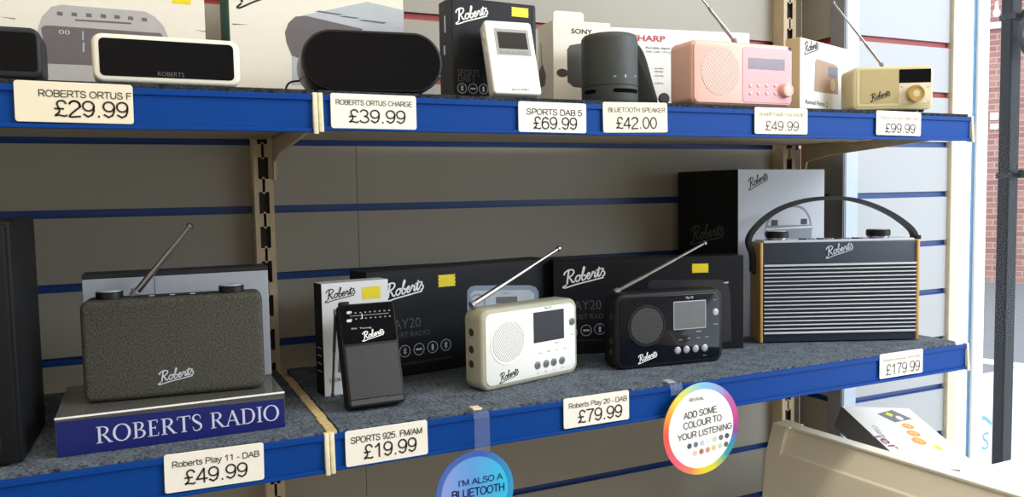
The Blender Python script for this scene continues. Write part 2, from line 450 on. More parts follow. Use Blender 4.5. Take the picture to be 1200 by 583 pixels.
def text(parent, name, string, O, mat_name, width=None, height=None, ex=(1, 0, 0), ez=(0, 0, 1), align='L', th=0.0003, bold=0.0, maxw=None):
    """lettering lying in the plane O + ex, ez; sized by its width and / or its cap height"""
    cu = bpy.data.curves.new('tmp', 'FONT'); cu.body = string; cu.size = 1.0; cu.extrude = 0.0; cu.resolution_u = 3; cu.offset = bold
    ob = bpy.data.objects.new('tmp', cu); C.objects.link(ob)
    me = bpy.data.meshes.new_from_object(ob.evaluated_get(bpy.context.evaluated_depsgraph_get()))
    bpy.data.objects.remove(ob); bpy.data.curves.remove(cu)
    xs = [v.co.x for v in me.vertices]; x0, x1 = min(xs), max(xs); cap = 0.72
    sz = height / cap if height else None; sx = width / (x1 - x0) if width else None
    if sz is None: sz = sx
    if sx is None: sx = sz
    if maxw and sx * (x1 - x0) > maxw: sx = maxw / (x1 - x0)
    off = {'L': x0, 'C': (x0 + x1) / 2, 'R': x1}[align]
    O, ex, ez = Vector(O), Vector(ex), Vector(ez); nn = ex.cross(ez).normalized()
    for v in me.vertices: v.co = O + ex * ((v.co.x - off) * sx) + ez * (v.co.y * sz) + nn * th
    me.name = name; me.materials.append(M[mat_name])
    o = bpy.data.objects.new(name, me); C.objects.link(o); o.parent = parent.o if isinstance(parent, T) else parent
    return o

def arc(cx, cy, rx, ry, a0, a1, n=12):
    return [(cx + rx * math.cos(math.radians(a0 + (a1 - a0) * i / n)), cy + ry * math.sin(math.radians(a0 + (a1 - a0) * i / n))) for i in range(n + 1)]
# a plain grotesque alphabet drawn as pen strokes: cap height 1, advance width first
def _o(cx, cy, rx, ry): return arc(cx, cy, rx, ry, 90, 450, 24)
SANS = {
 '0': (.6, [_o(.3, .5, .24, .5)]), '1': (.6, [[(.12, .76), (.26, .86), (.36, 1.0), (.36, 0)]]),
 '2': (.6, [arc(.3, .72, .23, .28, 165, -25) + [(.06, 0), (.54, 0)]]),
 '3': (.6, [arc(.28, .745, .21, .255, 160, -90) , arc(.28, .25, .25, .25, 90, -165)]),
 '4': (.6, [[(.58, .26), (.03, .26), (.42, 1.0), (.42, 0)]]),
 '5': (.6, [[(.52, 1), (.14, 1), (.08, .5)] + arc(.28, .32, .26, .32, 135, -160)]),
 '6': (.6, [_o(.3, .31, .24, .31), [(.06, .33), (.07, .62), (.15, .88), (.32, 1.0), (.52, .84)]]),
 '7': (.6, [[(.05, 1), (.55, 1), (.35, .6), (.23, 0)]]),
 '9': (.6, [_o(.3, .69, .24, .31), [(.54, .67), (.53, .38), (.45, .12), (.28, 0), (.08, .16)]]),
 '.': (.3, [[(.15, -.005), (.15, .07)]]), ',': (.3, [[(.16, .05), (.12, -.12)]]), '-': (.36, [[(.06, .33), (.3, .33)]]), '/': (.3, [[(0, 0), (.28, 1)]]), ' ': (.3, []),
 '\u00a3': (.6, [[(.54, .78), (.46, .95), (.34, 1.0), (.2, .93), (.15, .75), (.22, .5), (.23, .25), (.06, .02), (.2, .06), (.36, .02), (.48, .0), (.57, .08)], [(.05, .47), (.42, .47)]]),
 "'": (.22, [[(.11, 1), (.11, .72)]]), 'A': (.7, [[(.02, 0), (.35, 1), (.68, 0)], [(.14, .34), (.56, .34)]]), 'B': (.68, [[(.1, 0), (.1, 1), (.4, 1)] + arc(.4, .765, .2, .235, 90, -90) + [(.1, .53)], [(.38, .53)] + arc(.38, .265, .25, .265, 90, -90) + [(.1, 0)]]),
 'C': (.74, [arc(.4, .5, .33, .5, 40, 320, 20)]), 'D': (.74, [[(.1, 0), (.1, 1), (.36, 1)] + arc(.36, .5, .31, .5, 90, -90, 16) + [(.1, 0)]]),
 'E': (.66, [[(.6, 0), (.1, 0), (.1, 1), (.58, 1)], [(.1, .53), (.54, .53)]]), 'F': (.6, [[(.1, 0), (.1, 1), (.56, 1)], [(.1, .53), (.5, .53)]]),
 'G': (.78, [arc(.41, .5, .34, .5, 42, 330, 20) + [(.72, .46), (.44, .46)]]), 'H': (.72, [[(.1, 0), (.1, 1)], [(.62, 0), (.62, 1)], [(.1, .53), (.62, .53)]]),
 'I': (.28, [[(.14, 0), (.14, 1)]]), 'K': (.67, [[(.1, 0), (.1, 1)], [(.6, 1), (.1, .36)], [(.27, .57), (.64, 0)]]), 'L': (.56, [[(.1, 1), (.1, 0), (.53, 0)]]),
 'M': (.84, [[(.1, 0), (.1, 1), (.42, .05), (.74, 1), (.74, 0)]]), 'N': (.72, [[(.1, 0), (.1, 1), (.62, 0), (.62, 1)]]), 'O': (.78, [_o(.39, .5, .33, .5)]),
 'P': (.66, [[(.1, 0), (.1, 1), (.38, 1)] + arc(.38, .73, .23, .27, 90, -90) + [(.1, .46)]]), 'R': (.72, [[(.1, 0), (.1, 1), (.42, 1)] + arc(.42, .735, .22, .265, 90, -90) + [(.1, .47)], [(.38, .47), (.66, 0)]]),
 'S': (.66, [[(.56, .76), (.5, .93), (.33, 1.0), (.15, .94), (.09, .76), (.17, .6), (.34, .52), (.52, .42), (.59, .25), (.5, .06), (.32, 0), (.13, .07), (.06, .28)]]),
 'T': (.62, [[(.02, 1), (.6, 1)], [(.31, 1), (.31, 0)]]), 'U': (.72, [[(.1, 1), (.1, .3)] + arc(.36, .3, .26, .3, 180, 360) + [(.62, 1)]]), 'V': (.68, [[(.02, 1), (.34, 0), (.66, 1)]]),
 'Y': (.66, [[(.02, 1), (.33, .45), (.33, 0)], [(.64, 1), (.33, .45)]]), 'a': (.56, [[(.07, .56), (.14, .69), (.28, .73), (.43, .67), (.46, .52), (.46, .16), (.5, 0)], [(.46, .44), (.2, .36), (.06, .2), (.14, .03), (.3, .02), (.46, .18)]]),
 'b': (.56, [[(.08, 0), (.08, 1)], _o(.29, .36, .21, .36)]), 'd': (.56, [[(.48, 0), (.48, 1)], _o(.27, .36, .21, .36)]), 'e': (.56, [[(.06, .38), (.5, .38)] + arc(.28, .36, .22, .36, 4, 325, 16)]),
 'i': (.24, [[(.12, 0), (.12, .72)], [(.12, .92), (.12, 1)]]), 'l': (.24, [[(.12, 0), (.12, 1)]]), 'o': (.56, [_o(.28, .36, .22, .36)]), 'r': (.36, [[(.08, 0), (.08, .72)], [(.08, .42), (.16, .64), (.34, .7)]]),
 's': (.5, [[(.43, .55), (.35, .7), (.22, .73), (.1, .66), (.09, .52), (.24, .4), (.4, .32), (.44, .18), (.34, .03), (.2, 0), (.06, .14)]]), 't': (.3, [[(.14, .95), (.14, .12), (.2, .01), (.28, .02)], [(.02, .71), (.27, .71)]]),
 'v': (.5, [[(.02, .72), (.25, 0), (.48, .72)]]), 'y': (.5, [[(.02, .72), (.26, .02)], [(.48, .72), (.22, -.16), (.14, -.27), (.04, -.26)]]),
}
SMOOTH = set('S6239\u00a3Cast')
def sans(parent, name, string, O, mat_name, width, height, w=.105, ex=(1, 0, 0), ez=(0, 0, 1)):
    """plain lettering in strokes on the local x-z plane; w is the pen width as a share of the height"""
    adv = sum(SANS[c][0] for c in string) - .12; k = width / adv; x = -.06 * k; b = B(); O = Vector(O); pen = w * height
    for c in string:
        a, ss = SANS[c]
        for pts in ss:
            P = [(p.x, p.y) for p in catmull([(u, v, 0) for u, v in pts], 5)] if (c in SMOOTH and len(pts) > 8) else pts
            # corners of angular strokes are mitred by splitting them into separate pen strokes
            run = [P[0]]; Q = [(x + u * k, v * height) for u, v in P]
            if len(P) < 7 or c in 'BDPR5UG2':
                for p, q in zip(Q, Q[1:]):
                    d = Vector((q[0] - p[0], q[1] - p[1])); d = d.normalized() * pen * .22 if d.length > 0 else d
                    b.ribbon([(p[0] - d.x, p[1] - d.y), (q[0] + d.x, q[1] + d.y)], pen, O, ex, ez)
            else: b.ribbon(Q, pen, O, ex, ez)
        x += a * k
    return b.obj(name, mat_name, parent, smooth=0)

SCRIPT = [  # a flowing hand-lettered word, drawn as strokes
    ([(.14, 0), (.15, .5), (.17, .96)], .10), ([(-.06, .7), (-.02, .88), (.16, 1.0), (.38, .95), (.44, .75), (.34, .56), (.17, .48)], .085),
    ([(.2, .48), (.31, .3), (.41, .07), (.52, .06)], .10),
    ([(.73, .45), (.61, .42), (.55, .2), (.64, .03), (.76, .12), (.78, .33), (.70, .46), (.86, .4)], .085),
    ([(.86, .25), (.93, .6), (.98, .9), (.93, .97), (.89, .6), (.89, .1), (.98, .03), (1.08, .15), (1.05, .36), (.94, .34)], .085), ([(1.04, .34), (1.14, .26)], .07),
    ([(1.12, .2), (1.24, .28), (1.27, .42), (1.2, .46), (1.13, .25), (1.2, .04), (1.31, .1), (1.39, .3)], .085),
    ([(1.38, .22), (1.42, .5), (1.44, .4), (1.54, .42), (1.54, .1), (1.6, .05), (1.66, .2)], .085),
    ([(1.66, .2), (1.74, .72), (1.71, .15), (1.77, .04), (1.86, .2)], .085), ([(1.58, .52), (1.92, .58)], .07),
    ([(1.84, .16), (1.9, .38), (1.97, .56)], .07), ([(1.97, .56), (1.94, .4), (2.04, .24), (2.03, .05), (1.92, -.02)], .085),
    ([(.12, -.04), (-.06, -.16), (.08, -.24), (.6, -.17), (1.3, -.15), (2.02, -.12)], .075)]

def script_logo(parent, name, p0, p1, mat_name, y=0.0, up=None, k=1.0):
    """the word from p0 to p1 (x, z on the local plane y), its underline included"""
    v = Vector((p1[0] - p0[0], 0, p1[1] - p0[1])); s = v.length / 2.05; ex = v.normalized(); ez = Vector((-ex.z, 0, ex.x))
    O = Vector((p0[0], y, p0[1])) + ez * (0.2 * s)
    return script_3d(parent, name, O, ex, ez, s, mat_name, k)

def script_3d(parent, name, O, ex, ez, s, mat_name, k=1.0):
    b = B()
    for pts, w in SCRIPT:
        P = catmull([(x + .2 * z, (z + .22) * .66 - .22, 0) for x, z in pts], 6)
        b.ribbon([(p.x * s, p.y * s) for p in P], w * s * k * .74, O, ex, ez)
    return b.obj(name, mat_name, parent, smooth=0)

def carton(t, w, h, d, front, side, top, bev=0.0008, name='carton'):
    b = B(); q = bmesh.new()
    x0, x1 = -w / 2, w / 2
    b.box(x0, x1, 0, d, 0, h, 0, bev)
    for f in b.bm.faces:
        n = f.normal
        f.material_index = 1 if abs(n.x) > .7 else (2 if n.z > .7 else 0)
    q.free()
    return b.obj(name, [front, side, top], t, smooth=0)

def sticker(t, px0, py0, px1, py1, y=0.0):
    """small yellow price-gun sticker with wavy ends"""
    x0, z1 = t.f(px0, py0, y); x1, z0 = t.f(px1, py1, y); dz = (z1 - z0) / 6; dx = abs(dz) * .6
    pts = [(x0, z0), (x1, z0)]
    for i in range(1, 6): pts.append((x1 - (dx if i % 2 else 0), z0 + dz * i))
    pts += [(x1, z1), (x0, z1)]
    for i in range(5, 0, -1): pts.append((x0 + (dx if i % 2 else 0), z0 + dz * i))
    return B().sheet(pts, y, th=0.0003).obj('price_sticker', 'yellow', t, smooth=0)

def icon_row(t, centres, r, mat_name, y=0.0, marks=True):
    for i, (px, py) in enumerate(centres):
        x, z = t.f(px, py, y); b = B().ring(x, z, r * .91, r, y)
        if marks:
            if i % 3 == 0: b.ribbon([(x - r * .3, z - r * .3), (x + r * .3, z + r * .3), (x, z + r * .6), (x, z - r * .6), (x + r * .3, z - r * .3), (x - r * .3, z + r * .3)], r * .13, (0, y, 0))
            elif i % 3 == 1: b.sheet([(x - r * .55, z - r * .16), (x + r * .55, z - r * .16), (x + r * .55, z + r * .16), (x - r * .55, z + r * .16)], y)
            else: b.sheet(rrect(x - r * .2, x + r * .2, z - r * .55, z + r * .5, r * .15, 3), y)
        b.obj('printed_icon', mat_name, t, smooth=0)

def antenna(t, p0, p1, r=0.0026, segs=3, mat_name='chrome', tip=True):
    """telescopic aerial in the thing's own coordinates"""
    p0, p1 = Vector(p0), Vector(p1); b = B(); d = p1 - p0
    for k in range(segs):
        a, e = p0 + d * (k / segs), p0 + d * ((k + 1) / segs); rr = r * (1 - .2 * k)
        b.tube([a, e], rr); b.lathe([(rr * 1.12, -.001), (rr * 1.12, .0012)], a, d, 12)
    o = b.obj('antenna', mat_name, t)
    if tip:
        B().lathe([(r * .5, 0), (r * 1.05, .0008), (r * 1.05, .004), (r * .5, .0052)], p1, d, 14).obj('antenna_tip', mat_name, o)
    B().lathe([(r * 1.35, -.003), (r * 1.35, .003), (r * 1.05, .0042)], p0, d, 14).obj('antenna_pivot', 'alu_dark', o)
    return o

# ------------------------------------------------------------------ the setting
G0, GH = 1.235, 0.0115            # slat grooves every 0.1 m
ZL, ZU = 1.0, 1.363               # carpet tops of the two shelves
SX0, SX1, SXR = -0.84, 0.1685, 1.187   # shelf bays: left end, joint, right end
FY = -0.384                       # front of the ticket strips

def slatwall(name, x0, x1, z1, M_board, origin, rotz=0.0, seams=()):
    """boards with square grooves; local x along the wall, face at y = 0, body behind it"""
    b = B(); zs = []
    k = -12
    lo = 0.0
    cuts = [x0] + list(seams) + [x1]
    while True:
        g = G0 + 0.1 * k
        hi = min(g - GH / 2, z1)
        for a, c in zip(cuts, cuts[1:]):
            b.box(a + .0004, c - .0004, 0.0, 0.018, lo, hi, 0)
        if hi >= z1: break
        b.box(x0, x1, 0.006, 0.017, g - GH / 2, g + GH / 2, 1 if g < 1.40 else 2)
        b.box(x0, x1, 0.0005, 0.006, g - GH / 2, g - GH / 2 + .0016, 1 if g < 1.40 else 2)
        lo = g + GH / 2; k += 1
    o = b.obj(name, [M_board, 'blue_insert', 'red_insert'], smooth=0)
    o.location = origin; o.rotation_euler.z = rotz
    return struct(o)

ZTOP = 2.7
slatwall('wall_back', -1.5, 1.212, ZTOP, 'board', (0, 0, 0), seams=(0.303,))
slatwall('wall_side', 0.0, 0.10, ZTOP, 'board', (1.212, 0.0, 0), -PI / 2)
slatwall('wall_right', 1.243, 1.502, ZTOP, 'white_board', (0, -0.11, 0))
b = B(); b.box(1.2085, 1.2105, -.111, -.078, 0, ZTOP, 0); b.box(1.2105, 1.2135, -.1125, -.078, 0, ZTOP, 0)
struct(b.obj('trim_1', 'alu_dark', smooth=0))
struct(B().box(1.2135, 1.2445, -.1135, -.108, 0, ZTOP, 0, .0006).obj('trim_2', 'alu', smooth=0))
struct(B().box(1.502, 1.530, -.118, .05, 0, ZTOP, 0, .002).obj('trim_3', 'post', smooth=0))
fr = B(); fr.box(1.530, 1.572, -.112, .06, 0, ZTOP, 0, .003); fr.box(1.588, 1.622, -.112, .06, 0, ZTOP, 0, .003)
fr.box(1.622, 2.5, -.112, .06, 0, .55, 0, .003); fr.box(1.622, 2.5, -.112, .06, 2.4, ZTOP, 0, .003); fr.box(2.46, 2.5, -.112, .06, .55, 2.4, 0, .003)
win = struct(fr.obj('window_1', 'frame', smooth=0))
B().box(1.572, 1.588, -.106, .05, 0, ZTOP, 0).obj('window_film_edge', 'edge_blue', win, smooth=0)
B().box(1.620, 2.465, -.03, -.024, .545, 2.405, 0).obj('window_pane', 'glass', win, smooth=0)

struct(B().box(-1.52, 2.5, -3.5, 0.02, -.03, 0.0, 0).obj('floor', 'floorm', smooth=0))
struct(B().box(-1.52, 2.5, -3.5, 0.02, ZTOP, ZTOP + .03, 0).obj('ceiling', 'plaster', smooth=0))
struct(B().box(-1.53, -1.5, -3.5, 0.02, 0, ZTOP, 0).obj('wall_left', 'plaster', smooth=0))
struct(B().box(-1.53, 2.5, -3.53, -3.5, 0, ZTOP, 0).obj('wall_front', 'plaster', smooth=0))

# outside: the street and a brick building across it
road = B(); road.box(1.3, 60, .08, 60, -.06, -.02, 0)
struct(road.obj('street', 'asphalt', smooth=0))
ln = B(); g1 = Vector((5.0, 2.2)); g2 = Vector((9.0, 4.0))
p = EYE + ray(1140, 422) * ((-.02 - EYE.z) / ray(1140, 422).z); q = EYE + ray(1210, 431) * ((-.02 - EYE.z) / ray(1210, 431).z)
dv = (q - p).normalized(); nv = Vector((-dv.y, dv.x, 0)) * .09
P4 = [p - dv * 6 - nv, q + dv * 6 - nv, q + dv * 6 + nv, p - dv * 6 + nv]
ln.hexa([(v.x, v.y, -.0195) for v in P4] + [(v.x, v.y, -.017) for v in P4])
struct(ln.obj('street_line', 'line', smooth=0))

bt = T('brick_building', 'red brick building across the street, seen through the window on the right', 'building', 9.9, 5.9, -.02, math.radians(-52))
W = B(); W.box(-9, 9, 0, .4, 0, 9, 0); W.obj('brick_wall', 'brick', bt, smooth=0)
xA, zA = bt.f(1164, 31); B().box(-9, 9, -.05, 0, zA - .035, zA + .045, 0).obj('stone_band', 'concrete', bt, smooth=0)
for (py0, py1, nm) in ((132, 141, 'wall_notice'), (145, 152, 'wall_notice')):
    x0, z0 = bt.f(1160, py1); x1, z1 = bt.f(1170, py0)
    B().box(x0, x1, -.03, 0, z0, z1, 0).obj(nm, 'white_print', bt, smooth=0)
x0, z0 = bt.f(1167, 17)
B().lathe([(.01, -.06), (.03, -.05), (.045, 0), (.025, .04), (.015, .14)], (x0, -.12, z0), 'z', 16).obj('wall_lamp', 'white', bt)

# the steel post outside the pane with its round mirror
pp = at(1166.8, 300, .25); pq = at(1190.5, 300, .25); _l = at(1179, 300, .25).x; xm = (_l + pq.x) / 2; hw = (pq.x - _l) / 2
_d = ray(1166.8, 300); PD_ = EYE.y + _d.y * ((_l - EYE.x) / _d.x) - .25
pt = T('steel_post', 'tall black square steel post standing just outside the window pane', 'post', xm, .25, -.02)
s_ = B(); s_.box(-hw, hw, 0, PD_, 0, 3.0, 0, .003); s_.obj('post_section', 'pole', pt, smooth=0)
B().box(-hw + .003, hw - .002, -.002, .001, 0, 3.0, 0, .0008).obj('grey_channel', 'pole_grey', pt, smooth=0)
for py in (204, 13):
    x, z = pt.f(1176, py, -.02); b = B(); b.box(-hw * 1.05, hw * 1.05, -.012, PD_ + .005, z - .012, z + .004, 0, .002)
    b.box(hw * .1, hw * .7, -.03, -.012, z - .012, z + .012, 0, .002); b.obj('clamp', 'black', pt, smooth=0)
mc = at(1208, 42, .21); rx = abs(at(1208, 15, .21).z - mc.z); x = mc.x - xm
mr = T('round_mirror', 'round black rimmed mirror fixed to the black steel post at the right edge', 'mirror', mc.x, .21, mc.z)
B().lathe([(rx * .9, 0), (rx, .004), (rx, .014), (rx * .9, .017), (rx * .88, .008)], (0, 0, 0), 'y', 40).obj('rim', 'black', mr)
B().lathe([(rx * .88, .006), (rx * .5, .011), (.0005, .013)], (0, 0, 0), 'y', 40).obj('mirror_glass', 'mirror', mr)
B().tube([(0, 0.001, 0), (-x * .5, .012, 0), (-x + hw + .004, .03, .0)], .006).obj('bracket_arm', 'black', mr)

# white printed board behind the post, low in the window
w0 = at(1149, 441, .40); w1 = at(1215, 448, .40); w2 = at(1149, 600, .40)
nb = T('advert_board', 'white advert board with a light blue arc behind the black steel post', 'sign', (w0.x + w1.x) / 2, .40, .02)
bw = (w1.x - w0.x) / 2 + .02
B().box(-bw, bw, 0, .02, -.04, w0.z - .02, 0, .002).obj('board', 'white', nb, smooth=0)
x, z = nb.f(1151, 528); z -= 0
text(nb, 'board_lettering', 'S', (*nb.f(1150.8, 528)[:1], -.0002, nb.f(1150.8, 528)[1]), 'skyblue', height=abs(nb.f(1151, 507)[1] - nb.f(1151, 528)[1]), maxw=.06)
B().ribbon(catmull([(*nb.f(1148, 490), 0), (*nb.f(1155, 491), 0), (*nb.f(1162, 498), 0)], 6), .012, (0, 0, 0)).obj('board_arc', 'skyblue', nb, smooth=0)
x, z = nb.f(1149.5, 564); text(nb, 'board_lettering', 'omi', (x, -.0002, z), 'ink_grey', width=abs(nb.f(1162, 564)[0] - x), height=.022)

# ------------------------------------------------------------------ slotted uprights
def upright(x0, x1, label):
    t = T('shelf_upright', label, 'shelf upright', (x0 + x1) / 2, -.0005, 0, group='slotted uprights carrying the shelves')
    w = (x1 - x0) / 2; b = B(); D = -.028
    for s in (-1, 1):
        b.box(s * w - (.0015 if s > 0 else 0), s * w + (0 if s > 0 else .0015), D, 0, 0, ZTOP - .01, 0)
        b.box(min(s * w, s * .0072), max(s * w, s * .0072), D - .0015, D, 0, ZTOP - .01, 0)
    z = .02
    z = .02
    while z < 2.6:
        c = z + .007
        b.box(-.0072, .0072, D - .0015, D, z - .0095, z + .0095, 0)
        b.box(-.0018, .0018, D - .0015, D, z - .0120, z + .0120, 0)
        z += .05
    b.obj('channel', 'cream_metal', t, smooth=0)
    B().box(-w + .002, w - .002, D + .006, -.001, 0, ZTOP - .01, 0).obj('slot_back', 'slot', t, smooth=0)
    return t
upright(.1462, .1732, 'slotted cream upright between the two shelf bays, left of the middle')
upright(1.137, 1.168, 'slotted cream upright behind the right end of the shelves')

# ------------------------------------------------------------------ shelves
def shelf(x0, x1, z, label, zbot, left_cap, right_cap, right_round=False, tape=False, bracket_at=()):
    t = T('shelf', label, 'shelf', 0, 0, z, group='carpeted metal shelves with blue ticket strips')
    b = B(); b.box(x0 + .002, x1 - .002, -.376, -.0305, -.027, -.0065, 0, .001)
    b.box(x0 + .002, x1 - .002, -.3775, -.372, -.036, -.0065, 0)
    b.obj('shelf_panel', 'shelf_metal', t, smooth=0)
    e0 = x0 + (.012 if tape else .001)
    out = [(e0, -.3785), (x1 - .001, -.3785), (x1 - .001, -.032), (e0, -.032)]
    if right_round:
        out = [(e0, -.3785), (x1 - .02, -.3785), (x1 - .006, -.366), (x1 - .003, -.35), (x1 - .003, -.032), (e0, -.032)]
    q = bmesh.new(); vv = [q.verts.new((x, y, -.0065)) for x, y in out]; f = q.faces.new(vv)
    r = bmesh.ops.extrude_face_region(q, geom=[f]); bmesh.ops.translate(q, vec=(0, 0, .0065), verts=[v for v in r['geom'] if isinstance(v, bmesh.types.BMVert)])
    bmesh.ops.recalc_face_normals(q, faces=q.faces)
    mb = B(); mb._merge(q, 0); mb.obj('carpet_mat', 'carpet_shaded' if z > 1.2 else 'carpet', t, smooth=0)
    ztop = -.0055 if z > 1.2 else -.002
    zb = zbot - z
    s = B()
    ys = FY
    s.box(x0 + .004, x1 - .004, ys, ys + .002, zb, ztop, 0)                      # back plate
    s.box(x0 + .004, x1 - .004, ys - .0022, ys, ztop - .006, ztop, 0, .0006)     # top lip
    s.box(x0 + .004, x1 - .004, ys - .003, ys, zb, zb + .004, 0, .0006)          # bottom lip
    s.box(x0 + .004, x1 - .004, ys + .002, -.3775, ztop - .0045, ztop - .001, 0)
    s.obj('ticket_strip', 'strip', t, smooth=0)
    for on, xx in ((left_cap, x0), (right_cap, x1)):
        if not on: continue
        xa, xb = (xx - .0005, xx + .0045) if xx == x0 else (xx - .0045, xx + .0005)
        B().hexa([(xa, ys - .0055, zb - .002), (xb, ys - .0055, zb - .002), (xb, ys + .005, zb - .001), (xa, ys + .005, zb - .001),
                  (xa, ys - .003, ztop + .002), (xb, ys - .003, ztop + .002), (xb, ys + .005, ztop + .002), (xa, ys + .005, ztop + .002)], 0, .0009).obj('end_cap', 'cream_cap', t)
    if tape:
        tb = B(); n = 24
        random.seed(3)
        for i in range(n):
            ya, yb = -.384 + .29 * i / n, -.384 + .29 * (i + 1) / n
            jj = random.uniform(-.0008, .0008)
            tb.box(x0 - .002 + jj, x0 + .0085 + jj, ya, yb + .0004, -.0065, .0012 + random.uniform(-.0003, .0003), 0)
        tb.obj('worn_edge', 'tape', t, smooth=0)
    for xb in bracket_at:
        pr = [(-.0325, -.0275), (-.0325, -.085), (-.041, -.085), (-.046, -.060), (-.10, -.050), (-.365, -.034), (-.365, -.0275)]
        q = bmesh.new(); fa = [q.verts.new((xb - .002, y, zz)) for y, zz in pr]; f = q.faces.new(fa)
        r = bmesh.ops.extrude_face_region(q, geom=[f]); bmesh.ops.translate(q, vec=(.004, 0, 0), verts=[v for v in r['geom'] if isinstance(v, bmesh.types.BMVert)])
        bmesh.ops.recalc_face_normals(q, faces=q.faces)
        mb = B(); mb._merge(q, 0); mb.obj('bracket', 'cream_metal', t, smooth=0)
    return t
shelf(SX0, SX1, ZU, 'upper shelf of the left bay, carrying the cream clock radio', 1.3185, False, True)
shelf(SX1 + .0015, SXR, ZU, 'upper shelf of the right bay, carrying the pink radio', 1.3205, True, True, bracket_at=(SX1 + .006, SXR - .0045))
shelf(SX0, SX1, ZL, 'lower shelf of the left bay, carrying the blue lettered plinth', .957, False, True)
shelf(SX1 + .0015, SXR, ZL, 'lower shelf of the right bay, carrying the white and black portable radios', .958, True, True, right_round=True, tape=True, bracket_at=(SX1 + .006, SXR - .03))

# ------------------------------------------------------------------ price cards on the strips
def card(label, quad, name_txt, price_txt, name_mat='ink_grey', price_mat='ink', board='card', nx=(.1, .92), px=(.2, .9), zz=(.18, .66), nh=.16, ph=.36, tilt=None):
    """quad: photograph pixels of the card's corners TL, TR, BR, BL, all on the ticket-strip plane"""
    Y = FY - .0035
    P = [at(a, b_, Y) for a, b_ in quad]
    xl = (P[0].x + P[3].x) / 2; xr = (P[1].x + P[2].x) / 2; zt = (P[0].z + P[1].z) / 2; zb = (P[2].z + P[3].z) / 2
    rot = math.atan2(P[2].z - P[3].z + P[1].z - P[0].z, 2 * (xr - xl))
    t = T('price_card', label, 'price card', (xl + xr) / 2, Y, zb, group='price cards on the blue ticket strips')
    w, h = xr - xl, zt - zb
    t.o.rotation_euler.y = -rot
    B().prism(rrect(-w / 2, w / 2, 0, h, .0025, 3), 0, .0012, 0, .0003, 1).obj('card', board, t, smooth=0)
    sans(t, 'product_lettering', name_txt, (-w / 2 + nx[0] * w, -.0001, zz[1] * h), name_mat, (nx[1] - nx[0]) * w, nh * h * .92, .125)
    sans(t, 'price_lettering', price_txt, (-w / 2 + px[0] * w, -.0001, zz[0] * h), price_mat, (px[1] - px[0]) * w, ph * h, .115)
    return t
card('cream price card reading £29.99 under the cream clock radio', [(15.5, 93.7), (155, 99.5), (156.5, 146), (17, 142)], 'ROBERTS ORTUS F', '£29.99', 'ink', board='card_edge', nx=(.2, .985), px=(.33, .95), zz=(.16, .63), nh=.17, ph=.38)
card('white price card reading £39.99 under the black oval clock radio', [(386, 108.5), (487, 113), (488.7, 152), (389, 150.5)], 'ROBERTS ORTUS CHARGE', '£39.99', nx=(.06, .95), px=(.21, .86), nh=.15, ph=.36, zz=(.18, .68))
card('white price card reading £69.99 under the leaning white pocket radio', [(606, 118), (686, 122), (688, 156), (609, 155)], 'SPORTS DAB 5', '£69.99', 'ink', nx=(.12, .93), px=(.22, .85), zz=(.12, .58), nh=.2, ph=.38)
card('cream price card reading £42.00 under the dark bluetooth speaker', [(705, 119), (781.5, 121), (783.5, 155), (709, 156)], 'BLUETOOTH SPEAKER', '£42.00', board='card_edge', nx=(.08, .96), px=(.2, .82), zz=(.14, .68), nh=.15, ph=.36)
card('cream price card reading £49.99 with faded heading under the pink radio', [(883, 125.3), (945, 127.5), (948, 157.8), (886, 157)], 'SHARP DAB / FM RADIO', '£49.99', 'ink_fade', 'ink_grey', board='card_edge', nx=(.08, .95), px=(.2, .82), zz=(.14, .68), nh=.14, ph=.34)
card('white price card reading £99.99 under the small beige radio', [(1025, 129.5), (1077.5, 131.7), (1081, 160), (1029, 158)], 'Roberts Revival Petite DAB', '£99.99', 'ink_fade', 'ink', nx=(.09, .94), px=(.2, .86), zz=(.12, .66), nh=.13, ph=.36)
card('large white price card reading £49.99 in front of the blue lettered plinth', [(191.5, 534), (307, 519.5), (311, 562), (193, 580)], 'Roberts Play 11 - DAB', '£49.99', 'ink', nx=(.08, .95), px=(.2, .82), zz=(.17, .65), nh=.16, ph=.36)
card('white price card reading £19.99 in front of the black pocket radio', [(404, 507), (500, 492), (502.5, 533), (406, 548)], 'SPORTS 925. FM/AM', '£19.99', 'ink', nx=(.07, .93), px=(.22, .85), zz=(.16, .64), nh=.18, ph=.38)
card('white price card reading £79.99 in front of the white portable radio', [(659, 469), (736, 457), (738.5, 492), (662, 503)], 'Roberts Play 20 - DAB', '£79.99', nx=(.08, .96), px=(.22, .88), zz=(.14, .66), nh=.17, ph=.4)
card('white price card reading £179.99 in front of the wooden sided radio', [(1029, 417), (1079.5, 408.5), (1083.5, 437), (1033, 444)], 'Roberts Revival DAB radio', '£179.99', 'ink_fade', 'ink_grey', nx=(.08, .94), px=(.15, .92), zz=(.12, .68), nh=.12, ph=.42)

# ------------------------------------------------------------------ lower shelf, from the left
t = T('loudspeaker', 'tall matt black loudspeaker cut off by the left edge on the lower shelf', 'speaker', -.1905, -.3446, ZL, -.0323)
B().box(-.085, .075, .006, .15, 0, .2345, 0, .003).obj('cabinet', 'spkside', t)
B().box(-.0835, .0725, -.004, .006, .003, .2315, 0, .003).obj('front_grille', 'spkblack', t)
B().box(-.070, .060, -.0055, -.004, .012, .030, 0, .001).obj('base_plinth', 'spkblack', t)

